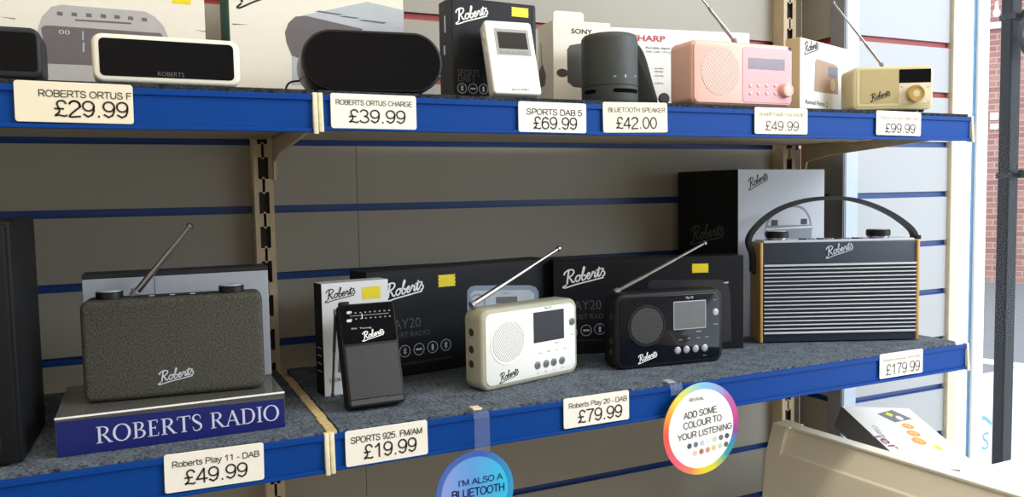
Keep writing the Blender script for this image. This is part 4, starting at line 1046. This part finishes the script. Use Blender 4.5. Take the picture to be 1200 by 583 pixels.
# black carton and white pocket radio
t = T('radio_carton', 'tall black carton with yellow sticker behind the leaning white pocket radio', 'box', .4085, -.3020, ZU, .0618)
w, h, d = .1165, .128, .04
carton(t, w, h, d, 'boxblack', 'boxdark', 'boxblack')
B().box(w / 2 - .004, w / 2 + .0004, -.0004, .0004, 0, h - .002, 0).obj('side_flap', 'boxdark', t, smooth=0)
script_logo(t, 'printed_logo', t.f(536, 27.5), t.f(572, 19.5), 'white_print', 0, k=1.2)
sticker(t, 599, 8, 619.5, 21)
x, z = t.f(536.5, 88.5); text(t, 'printed_lettering', 'SPORTS', (x, -.0001, z), 'grey_print', width=t.f(561.5, 88)[0] - x, height=.0085, bold=-.01)
x, z = t.f(537, 95.5); text(t, 'printed_lettering', 'DAB 5', (x, -.0001, z), 'grey_print', width=t.f(556.5, 95)[0] - x, height=.0085, bold=-.01)
icon_row(t, [(541.5, 103.5), (554.3, 104), (566.5, 104.5)], .0062, 'silver')
x, z = t.f(535, 117); text(t, 'printed_lettering', 'POCKET DIGITAL RADIO', (x, -.0001, z), 'grey_print', width=.045, height=.003)
b = B()
for (y0, z0) in ((19, .103), (35, .068)):
    pass
for pa, pb in (((520.5, 19), (522.5, 38)), ((520, 54), (522, 64))):
    y0, z0 = t.fx(*pa, -w / 2); y1, z1 = t.fx(*pb, -w / 2)
    b.box(-w / 2 - .0003, -w / 2, min(y0, y1), max(y0, y1), min(z0, z1), max(z0, z1), 0)
b.obj('side_print', 'silver', t, smooth=0)

t = T('pocket_radio', 'white pocket radio with small dark screen leaning back on its black carton', 'radio', .4095, -.3655, ZU + .0059, -.06, .3358)
w, h, d = .0612, .0968, .018
B().prism(rrect(-w / 2, w / 2, 0, h, .0042, 5), 0, d, 0, .0022, 3).obj('body', 'white', t)
P = t.q([(577.5, 32), (617.5, 36.5), (624, 66.5), (583.5, 63.5)])
x0 = (P[0][0] + P[3][0]) / 2; x1 = (P[1][0] + P[2][0]) / 2; z0 = (P[2][1] + P[3][1]) / 2; z1 = (P[0][1] + P[1][1]) / 2
B().sheet(rrect(x0, x1, z0, z1, .0008, 3), 0, th=.0004).obj('display_frame', mat('satin grey frame', '9b9c9d', .4), t, smooth=0)
hz = z1 - z0; B().sheet([(x0 + .0035, z0 + hz * .24), (x1 - .0035, z0 + hz * .24), (x1 - .0035, z1 - hz * .13), (x0 + .0035, z1 - hz * .13)], -.0004, th=.0003).obj('screen', 'lcd', t, smooth=0)
for i in range(5):
    x = x0 + .007 + i * (x1 - x0 - .014) / 4; B().box(x - .003, x + .003, -.0009, -.0003, z0 + hz * .06, z0 + hz * .16, 0, .0002).obj('button', 'alu_dark', t, smooth=0)
x, z = t.f(600, 106); text(t, 'model_lettering', 'Sports DAB 5', (x, -.0001, z), 'ink', width=t.f(620.5, 106)[0] - x)
for zz in (.055, .075): B().box(-w / 2 - .0007, -w / 2, .006, .011, zz, zz + .010, 0, .0003).obj('side_key', 'white', t, smooth=0)

# cream carton with hanging tab
t = T('speaker_carton', 'cream carton with hanging tab and dark printed speaker, beside the black carton', 'box', .5490, -.275, ZU, -.0682)
w, h, d = .0862, .1185, .052
carton(t, w, h, d, 'boxcream', 'boxcream', 'boxcream')
x0, _ = t.f(648.5, 14); x1, _ = t.f(684, 14); _, z1 = t.f(660, 13)
B().prism([(x0, h - .001), (x1, h - .001), (x1, z1 - .003), (x1 - .003, z1), (x0 + .003, z1), (x0, z1 - .003)], 0, .0008, 0).obj('hanging_tab', 'boxcream', t, smooth=0)
x, z = t.f(669.5, 39); text(t, 'printed_lettering', 'SONY', (x, -.0001, z), 'ink', width=t.f(694, 40)[0] - x, height=.0066, bold=.012)
pc = B().sheet(t.q([(665, 96), (664.5, 58), (668, 53), (680, 51), (700, 52), (714, 56), (714, 104), (690, 104), (672, 102)]), 0, th=.0002).obj('printed_picture', mat('printed soft black', '4d4845', .5), t, smooth=0)
x, z = t.f(659, 85.5); B().sheet(circ(x, z, .0085, 22, .0055), -.0001, th=.0002).obj('printed_bud', mat('printed charcoal', '4a4440', .5), pc, smooth=0)
b = B(); L_ = [t.fx(*q, -w / 2) for q in ((631.5, 104), (632, 83), (636, 75), (640, 88), (639, 100))]
q = bmesh.new(); q.faces.new([q.verts.new((-w / 2 - .0003, y, z)) for y, z in L_]); b._merge(q, 0); b.obj('printed_side_picture', 'greydark', t, smooth=0)
y0, z0 = t.fx(634, 51, -w / 2); y1, z1 = t.fx(635, 75, -w / 2)
B().tube([(-w / 2 - .0002, y0, z0), (-w / 2 - .0002, y1, z1)], .0005).obj('printed_cord', 'greydark', t, smooth=0)

# bluetooth speaker
R, H = .0362, .0878
t = T('bluetooth_speaker', 'dark grey green cylindrical speaker with black strap in front of the cream carton', 'speaker', .5537, -.3360, ZU, -.46)
B().lathe([(R * .90, .0), (R * .97, .0012), (R, .004), (R, H - .008), (R * .985, H - .004), (R * .93, H - .001), (R * .86, H), (.001, H)], (0, 0, 0), 'z', 56).obj('body', 'spkgreen', t)
def on_cyl(px, py):
    e = t.mi @ EYE; dd = t.mi.to_3x3() @ ray(px, py)
    a = dd.x ** 2 + dd.y ** 2; bb = 2 * (e.x * dd.x + e.y * dd.y); c = e.x ** 2 + e.y ** 2 - R * R
    disc = bb * bb - 4 * a * c
    tt = (-bb - math.sqrt(max(disc, 0))) / (2 * a); p = e + dd * tt
    return math.atan2(p.x, -p.y), p.z
def wrap_patch(a0, a1, z0, z1, rr, lift, name, m_, rnd=.004):
    """a rounded patch wrapped on the cylinder"""
    b = B(); q = bmesh.new(); rr_ = min(rnd, (z1 - z0) * .49); rows = []; N_ = 28
    for i in range(N_ + 1):
        u = (a0 + (a1 - a0) * i / N_) * R; e = min(u - a0 * R, a1 * R - u); cut = 0 if e >= rr_ else rr_ - math.sqrt(max(rr_ ** 2 - (rr_ - e) ** 2, 0))
        rows.append([q.verts.new((math.sin(u / R) * (R + lift), -math.cos(u / R) * (R + lift), z)) for z in (z0 + cut, z1 - cut + 1e-6)])
    for p, r in zip(rows, rows[1:]): q.faces.new((p[0], r[0], r[1], p[1]))
    b._merge(q, 0); return b.obj(name, m_, t)
a0, z1 = on_cyl(718.5, 103.5); a1, z0 = on_cyl(746.5, 110); n_ = 3
for i in range(n_): pass
wrap_patch(a0, a1, z0, z1, R, .0006, 'bass_slot', 'slot_black')
a0b, _ = on_cyl(685.5, 108); a1b, _ = on_cyl(698.5, 108)
wrap_patch(a0b, a1b, z0, z1, R, .0006, 'bass_slot', 'slot_black')
a, z = on_cyl(720, 88.5)
def cyl_basis(a): return Vector((math.sin(a) * (R + .0003), -math.cos(a) * (R + .0003), 0)), Vector((math.cos(a), math.sin(a), 0))
for (px, s, ww) in ((720.5, 'o', .0036), (733, 'B', .0022), (744, 'mic', .004)):
    a, z = on_cyl(px, 90.5); o_, e_ = cyl_basis(a); text(t, 'control_mark', s, o_ + Vector((0, 0, z)), 'silver', width=ww, height=.0032, ex=e_, align='C')
B().lathe([(R + .0002, 0), (R + .0005, .0004), (R + .0002, .0008)], (0, 0, on_cyl(720, 99)[1]), 'z', 56).obj('body_seam', 'black_soft', t)
so = catmull([(*t.f(*q, .012), 0) for q in ((734, 46), (744, 50), (752, 59), (758, 74), (764, 96), (770, 116))], 6)
zlow = .001
B().prism([(so[0].x, zlow)] + [(so[-1].x, zlow)] + [(p.x, max(p.y, zlow + .0005)) for p in so[::-1]], .006, .026, 0, .002, 2).obj('strap', 'strap', t)
p_ = t.p3(778, 112, .012); B().lathe([(.006, -.004), (.0075, 0), (.006, .004)], (p_.x, p_.y, .0085), (0, -1, 0), 18).obj('strap_end', 'spkgreen', t)

# white carton with red lettering
t = T('radio_carton', 'white carton with red capitals standing behind the dark speaker and pink radio', 'box', .8330, -.115, ZU, -.1468)
w, h, d = .26, .157, .06
carton(t, w, h, d, 'boxwhite', 'boxwhite', 'boxwhite')
x, z = t.f(741, 47.5); text(t, 'printed_lettering', 'SHARP', (x, -.0001, z), 'red_ink', width=t.f(779.5, 49)[0] - x, height=.0095, bold=.02)
x, z = t.f(757, 57); text(t, 'printed_lettering', 'Portable digital radio', (x, -.0001, z), 'ink', width=t.f(796, 58)[0] - x, height=.0035)
x, z = t.f(757, 61.5); text(t, 'printed_lettering', 'DAB / DAB+ / FM with alarm', (x, -.0001, z), 'ink_grey', width=t.f(796, 62)[0] - x, height=.003)
for i, (py, s) in enumerate(((81, 'dual alarm'), (84.5, 'sleep'), (89.5, 'easy tuning'), (98.5, 'headphones'))):
    x, z = t.f(767, py); text(t, 'printed_lettering', s, (x, -.0001, z), 'ink', width=.016, height=.003)

# pink radio
t = T('pink_radio', 'pink radio with round dotted speaker and raised aerial on the upper shelf', 'radio', .7450, -.3695, ZU, -.0156)
w, h, d = .1711, .0862, .05
B().prism(rrect(-w / 2, w / 2, .0012, h, .010, 7), .0006, d, 0, .005, 4).obj('body', 'pink', t)
B().prism(rrect(-w / 2 + .003, w / 2 - .003, .004, h - .003, .008, 7), -.0010, .002, 0, .001, 2).obj('front_panel', 'pink', t)
cx, cz = t.f(844.5, 84, -.001)
B().sheet(circ(cx, cz, .0315, 48), -.0010, th=.0004).obj('speaker_grille', dot_mat('pink perforated grille', 'e9b9aa', '5f352d', .0027, .27, diag=.4), t, smooth=0)
x0, _ = t.f(870, 80, -.001); B().prism(rrect(x0, w / 2 - .0045, .0062, h - .006, .005, 5), -.0016, -.0005, 0, .0003, 1).obj('control_panel', 'pinkgloss', t, smooth=0)
P = t.q([(877, 67.5), (919.5, 70), (919.5, 83), (877, 80.5)], -.0016)
B().sheet([(P[0][0], P[3][1]), (P[1][0], P[2][1]), (P[1][0], P[1][1]), (P[0][0], P[0][1])], -.0016, th=.0003).obj('screen', 'lcd_pink', t, smooth=0)
for py in (100.5, 109.5):
    for px in (879.5, 889, 898.8, 908.5):
        x, z = t.f(px, py, -.0016); B().lathe([(.0024, 0), (.0024, .0008), (.0018, .0012), (.0002, .0012)], (x, -.0014, z), 'y', 18).obj('button', 'pink', t)
x, z = t.f(921.5, 106, -.004)
k_ = B().lathe([(.0098, 0), (.0098, .006), (.0086, .0075), (.0002, .0078)], (x, -.0012, z), 'y', 36).obj('knob', 'pink', t)
B().ring(x, z, .0066, .0072, -.0091, th=.0001).obj('knob_ring', 'pinkgloss', k_, smooth=0)
x, z = t.f(925, 57, -.001); B().sheet([(x - .003, z + .001), (x + .003, z + .001), (x + .001, z - .004)], -.0017, th=.0003).obj('corner_tab', 'boxdark', t, smooth=0)
antenna(t, t.p3(861, 48, .036), t.p3(832, 11, .036), .0029, 2, tip=False)
antenna(t, t.p3(832, 11, .036), t.p3(816, -10, .036), .0014, 1)
for s in (-1, 1): B().box(s * w * .38 - .006, s * w * .38 + .006, .006, d - .006, 0, .002, 0).obj('foot', 'pink', t, smooth=0)

# small white carton
t = T('radio_carton', 'small white carton printed with a tan radio between the pink and beige radios', 'box', .9664, -.30, ZU, .3333)
w, h, d = .1694, .110, .0235
b = B(); b.box(-w / 2, w / 2, 0, d, 0, h, 0, .0008)
for f in b.bm.faces: f.material_index = 1 if f.normal.x < -.7 else 0
b.obj('carton', ['boxwhite', 'kraft'], t, smooth=0)
script_logo(t, 'printed_logo', t.f(943.5, 63.5), t.f(959, 59), 'ink', 0, k=1.3)
pc = B().sheet(t.q([(954, 107), (955, 72), (957, 69), (979, 76), (982, 80), (982, 111)]), 0, th=.0002).obj('printed_picture', 'brownprod', t, smooth=0)
B().sheet(t.q([(970.5, 90), (970.5, 77.5), (981, 80), (981, 91.5)]), -.0002, th=.0002).obj('printed_screen', 'slate', pc, smooth=0)
x, z = t.f(975.5, 100); B().sheet(circ(x, z, .009, 22), -.0002, th=.0002).obj('printed_knob', 'kraft', pc, smooth=0)
x, z = t.f(944, 121.5); text(t, 'printed_lettering', 'Revival Petite 2', (x, -.0001, z), 'ink', width=t.f(969.5, 123)[0] - x, height=.0068)
for py in (65, 67.5, 70): x, z = t.f(987, py); text(t, 'printed_lettering', 'DAB', (x, -.0001, z), 'ink_grey', width=.006, height=.0016)

# small beige radio
t = T('beige_radio', 'small beige radio with brass dial and raised aerial at the upper shelf end', 'radio', 1.0296, -.3690, ZU, -.4924)
w, h, d = .1183, .0688, .052
B().prism(rrect(-w / 2, w / 2, .0035, h, .0085, 7), 0, d, 0, .0035, 4).obj('body', 'beige', t)
B().prism(rrect(-w / 2 + .0055, w / 2 - .0045, .009, h - .0055, .004, 5), -.0006, .001, 0, .0003, 1).obj('front_frame', 'beige', t)
g0 = t.f(1008.5, 121.5); g1 = t.f(1052.5, 81)
B().prism([(g0[0], g0[1]), (g1[0], g0[1]), (g1[0], g1[1]), (g0[0], g1[1])], -.0010, 0, 0).obj('speaker_grille', dot_mat('beige fine grille', 'c6b684', '8d7d50', .0012, .26), t, smooth=0)
s0 = t.f(1053.5, 97.5); s1 = t.f(1090.8, 80.5)
B().prism([(s0[0], s0[1]), (s1[0], s0[1]), (s1[0], s1[1]), (s0[0], s1[1])], -.0012, 0, 0).obj('screen', 'gloss', t, smooth=0)
c0 = t.f(1053.5, 121.5)
B().prism([(s0[0], c0[1]), (s1[0], c0[1]), (s1[0], s0[1]), (s0[0], s0[1])], -.0010, 0, 0).obj('control_panel', 'beige_light', t, smooth=0)
x, z = t.f(1072.5, 110, -.004)
k_ = B().lathe([(.0128, 0), (.0128, .0075), (.0116, .009), (.0102, .009), (.0098, .0078), (.0002, .0078)], (x, -.001, z), 'y', 40).obj('dial', 'brass', t)
B().lathe([(.0098, 0), (.0002, .0004)], (x, -.0086, z), 'y', 36).obj('dial_face', 'beige', k_)
for q in ((1057, 101.5), (1088.5, 101.5), (1057, 118.5), (1088.5, 118.5)):
    xx, zz = t.f(*q, -.001); B().lathe([(.0014, 0), (.0012, .0006), (.0002, .0006)], (xx, -.001, zz), 'y', 12).obj('button', 'beige', t)
script_logo(t, 'logo', t.f(1021, 119.5), t.f(1043, 112.5), 'ink', -.0010, k=1.3)
antenna(t, t.p3(1033.5, 76, .034), t.p3(978, 5, .034), .0024, 3)
for s in (-1, 1):
    for y in (.008, d - .008): B().lathe([(.0035, 0), (.0045, .004)], (s * w * .38, y, 0), 'z', 14).obj('foot', 'black_soft', t)

# ------------------------------------------------------------------ round wobbler signs on the strip
def disc_sign(cx_px, cy_px, Y, r, label, rim_m, face_m, strip_px, lines, ink, tabpx, tilt=0.0):
    c = at(cx_px, cy_px, Y)
    t = T('shelf_wobbler', label, 'sign', c.x, Y, c.z, 0, group=None)
    rim = B().ring(0, 0, r * .86, r, .0006, th=.0012, n=64).obj('printed_rim', rim_m, t)
    B().sheet(circ(0, 0, r * .872, 64), .0006, th=.0010).obj('disc_face', face_m, t, smooth=0)
    for (p0, p1, s, bold) in lines:
        x0, z0 = t.f(*p0, -.0006); x1, z1 = t.f(*p1, -.0006); v = Vector((x1 - x0, 0, z1 - z0)); ln_ = v.length; v.normalize()
        sans(t, 'sign_lettering', s, (x0, -.0005, z0), ink, ln_, ln_ / len(s) * 1.22, .15 if bold else .11, v, Vector((-v.z, 0, v.x)))
    sx = [t.f(*q, 0)[0] for q in strip_px[:2]]; zt_ = t.f(*strip_px[0], 0)[1]
    zmat = ZL - c.z
    wy = (FY - Y)
    pth = [(0, .0012, r * .8), (0, .0012, zmat - .006), (0, .004, zmat + .0012), (0, .012, zmat + .0022), (0, .028, zmat + .0016)]
    mid = (sx[0] + sx[1]) / 2
    B().band([(mid, p[1], p[2]) for p in pth], (1, 0, 0), abs(sx[1] - sx[0]), .0005).obj('clear_strip', 'film', t, smooth=0)
    tx, tz = mid, zmat + .0022
    B().box(tx - .0055, tx + .0055, .013, .027, zmat + .0015, zmat + .0034, 0, .0004).obj('adhesive_tab', tabpx, t, smooth=0)
    return t
rainbow = ramp_mat('rainbow print', [(0, 'ee5a44'), (.125, 'f0607e'), (.2, 'f08a5a'), (.25, 'f0d020'), (.31, 'd8d83c'), (.375, '2f9f9a'), (.43, '2a88b8'), (.47, '8c3a98'), (.53, 'd03a86'), (.61, 'b860a8'), (.67, '8fa4d8'), (.75, '7cc4e4'), (.82, 'c8dc8c'), (.875, 'f0d838'), (.94, 'f09a3a'), (1, 'ee5a44')], 'angle')
t = disc_sign(822, 502.5, FY - .012, .0610, 'white round shelf sign with a rainbow rim hanging right of the white portable radio', rainbow, 'white_print', [(787, 440), (801, 440)],
          [((808, 471.5), (825, 468.5), 'REVIVAL', 0), ((802, 492), (840, 483), 'ADD SOME', .003), ((801.5, 504), (845.5, 493), 'COLOUR TO', .003), ((795, 517.5), (857.5, 502), 'YOUR LISTENING', .003)], 'ink_grey', 'boxgrey')
for i, (q, c) in enumerate([((808, 523.5), '4c5a66'), ((815.5, 521.5), '6b7782'), ((823, 519.5), 'c3d4dc'), ((830.5, 517), 'eceee6'), ((837.5, 515), 'cfd6c6'), ((845, 513), '74706e'), ((852, 511), '4a4d50'),
                            ((814.5, 531.5), 'ecc9be'), ((822, 529.5), 'a97560'), ((829.5, 527.5), 'd49a80'), ((836.5, 525), 'ecc878'), ((844, 523), 'cdd8c2'), ((851, 521), '4c6a58')]):
    x, z = t.f(*q, -.0006); B().sheet(circ(x, z, .0036, 18), -.0004, th=.0002).obj('colour_dot', mat('dot ' + c, c, .5, var=0), t, smooth=0)
disc_sign(557, 577, FY - .012, .0480, 'blue round shelf sign on a clear strip, cut off by the bottom edge', ramp_mat('deep blue rim print', [(0, '4a6cb4'), (.6, '3c5cb0'), (1, '2f9bd0')], .1), ramp_mat('blue cyan print', [(0, '8f9fe0'), (.45, '5f9fe0'), (1, '25c4ea')], .085), [(556, 480), (574, 480)],
          [((537.5, 571), (588.5, 561.5), "I'M ALSO A", .004), ((530, 586), (591, 575), 'BLUETOOTH', .004)], 'sign', 'cream_cap')

# ------------------------------------------------------------------ cream tub with a carton in it, lower right
t = T('storage_tub', 'cream plastic tub with white rim at the lower right, below the shelf end', 'tub', 0, 0, 0)
A_ = Vector((.968, -.190)); D_ = Vector((.036, -.40)).normalized(); N_ = Vector((D_.y, -D_.x)) ; N_ = N_ if N_.x < 0 else -N_   # D along the side, N outward
def tp_(s, n, z): v = A_ + D_ * s + N_ * n; return (v.x, v.y, z)
LEN, ZR = 1.05, .85
def side_prism(prof, s0, s1):
    q = bmesh.new(); a = [q.verts.new(tp_(s0, n, z)) for n, z in prof]; b_ = [q.verts.new(tp_(s1, n, z)) for n, z in prof]
    q.faces.new(a); q.faces.new(b_[::-1]); m_ = len(prof)
    for i in range(m_): q.faces.new((a[i], b_[i], b_[(i + 1) % m_], a[(i + 1) % m_]))
    bmesh.ops.recalc_face_normals(q, faces=q.faces); return q
# side wall with a recessed upper band, a ledge, and the body below
bb_ = B()
bb_._merge(side_prism([(-.010, ZR - .003), (-.006, ZR - .006), (.012, .811), (.018, .8095), (.020, .805), (.062, .45), (.062, .0), (-.024, .0), (-.024, ZR - .003)], .040, LEN), 0)
bb_._merge(side_prism([(-.03, .0), (.062, .0), (.062, .45), (.020, .805), (.0185, .809), (.017, .813), (.004, ZR - .001), (-.03, ZR - .001)], .0, .028), 0)
q = side_prism([(-.03, 0), (.062, 0), (.062, .45), (.020, .805), (.012, .811), (-.006, ZR - .003), (-.03, ZR - .003)], .028, .040)
bb_._merge(q, 0)
WX = .27
v0, v1 = tp_(0, -.03, 0), tp_(0, -WX, 0); v2, v3 = tp_(.02, -WX, 0), tp_(.02, -.03, 0)
bb_.hexa([v0, v1, v2, v3] + [(p[0], p[1], .752) for p in (v0, v1, v2, v3)], 0)
v0, v1, v2, v3 = tp_(LEN - .02, -.03, 0), tp_(LEN - .02, -WX, 0), tp_(LEN, -WX, 0), tp_(LEN, -.03, 0)
bb_.hexa([v0, v1, v2, v3] + [(p[0], p[1], ZR - .003) for p in (v0, v1, v2, v3)], 0)
v0, v1, v2, v3 = tp_(0, -WX + .02, 0), tp_(0, -WX, 0), tp_(LEN, -WX, 0), tp_(LEN, -WX + .02, 0)
bb_.hexa([v0, v1, v2, v3] + [(p[0], p[1], .752) for p in (v0, v1, v2, v3)], 0)
v0, v1, v2, v3 = tp_(0, -.02, 0), tp_(0, -WX, 0), tp_(LEN, -WX, 0), tp_(LEN, -.02, 0)
bb_.hexa([(p[0], p[1], .737) for p in (v0, v1, v2, v3)] + [(p[0], p[1], .745) for p in (v0, v1, v2, v3)], 0)
bb_.obj('tub_body', 'tub', t, smooth=25)
r_ = B(); r_._merge(side_prism([(-.026, ZR - .003), (-.003, ZR - .003), (-.003, ZR), (-.004, ZR + .0008), (-.025, ZR + .0008), (-.026, ZR)], .034, LEN), 0)
r_._merge(side_prism([(-.032, ZR - .002), (.004, ZR - .002), (.004, ZR), (.003, ZR + .0008), (-.031, ZR + .0008), (-.032, ZR)], -.001, .034), 0)
r_.obj('rim', 'tub_rim', t, smooth=0)

# the carton lying tilted in the tub: its printed face seen from above
Pa = at(986, 476, -.215); Pb = at(1065, 479, -.238); Pc = at(1128, 553, -.40)
ux = (Pb - Pa).normalized(); uy = (Pc - Pb); uy = (uy - ux * uy.dot(ux)); LY = uy.length; uy.normalize(); un = ux.cross(-uy).normalized()
if un.z < 0: un = -un
LX = (Pb - Pa).length
t = T('product_carton', 'white carton with orange ovals and magenta lettering lying tilted in the cream tub', 'box', 0, 0, 0)
mm = Matrix((ux, un * -1, -uy)).transposed()      # local x along the top edge, z up the face, y into the carton
if mm.determinant() < 0: mm = Matrix((ux, un * -1, -uy)).transposed()
m4 = mm.to_4x4(); m4.translation = Pa + uy * LY
t.o.matrix_world = m4; t.o.rotation_mode = 'QUATERNION'; t.o.location = m4.translation; t.o.rotation_quaternion = mm.to_quaternion()
t.m = m4; t.mi = m4.inverted()
DT = .042
b = B(); b.box(0, LX, 0, DT, 0, LY, 0, .0008)
for f in b.bm.faces: f.material_index = 1 if abs(f.normal.x) > .7 else 0
b.obj('carton', ['boxwhite', 'grey_print'], t, smooth=0)
B().sheet(t.q([(1028, 485.5), (1045, 481), (1069, 491.5), (1049, 495.5)]), 0, th=.0003).obj('printed_panel', 'slate', t, smooth=0)
x, z = t.f(1042, 486.5); B().sheet([(x - .008, z), (x, z - .007), (x + .008, z), (x, z + .007)], -.0003, th=.0002).obj('printed_diamond', 'yellow', t, smooth=0)
x, z = t.f(1054, 490.5); B().sheet(circ(x, z, .0065, 20), -.0003, th=.0002).obj('printed_disc', 'white_print', t, smooth=0)
for q, rx_, rz_ in (((1064, 500), .0115, .0085), ((1070.5, 508.5), .0125, .009), ((1077, 517.5), .013, .0105)):
    x, z = t.f(*q); B().sheet(circ(x, z, rx_, 26, rz_), 0, th=.0002).obj('printed_oval', 'orange', t, smooth=0)
    B().ribbon([(x - rx_ * .5, z), (x - rx_ * .1, z + rz_ * .4), (x + rx_ * .2, z - rz_ * .3), (x + rx_ * .5, z + rz_ * .2)], .0012, (0, -.0002, 0)).obj('oval_mark', 'boxcream', t, smooth=0)
x, z = t.f(1099, 525); B().sheet(circ(x, z, .007, 18), 0, th=.0002).obj('printed_spot', 'yellow', t, smooth=0)
p0 = t.p3(1047, 528); p1 = t.p3(1024, 511); v = (p1 - p0); ln_ = v.length; v.normalize(); v = -v
text(t, 'printed_lettering', 'jer', (p1.x, -.0002, p1.z), 'magenta', width=ln_, height=ln_ * .55, ex=v, ez=Vector((-v.z, 0, v.x)))
p1 = t.p3(1021, 499); p0 = t.p3(1034, 516); v = (p0 - p1); ln_ = v.length; v.normalize()
text(t, 'printed_lettering', 'coarse', (p1.x, -.0002, p1.z), 'boxgrey', width=ln_, height=ln_ * .35, ex=v, ez=Vector((-v.z, 0, v.x)))
B().sheet(t.q([(1097, 549.5), (1125, 551.5), (1126, 560), (1112, 558)]), 0, th=.0002).obj('printed_strip', 'orange', t, smooth=0)
B().sheet(t.q([(1097, 549.5), (1125, 551), (1125, 553)]), -.0002, th=.0002).obj('printed_edge', 'greydark', t, smooth=0)
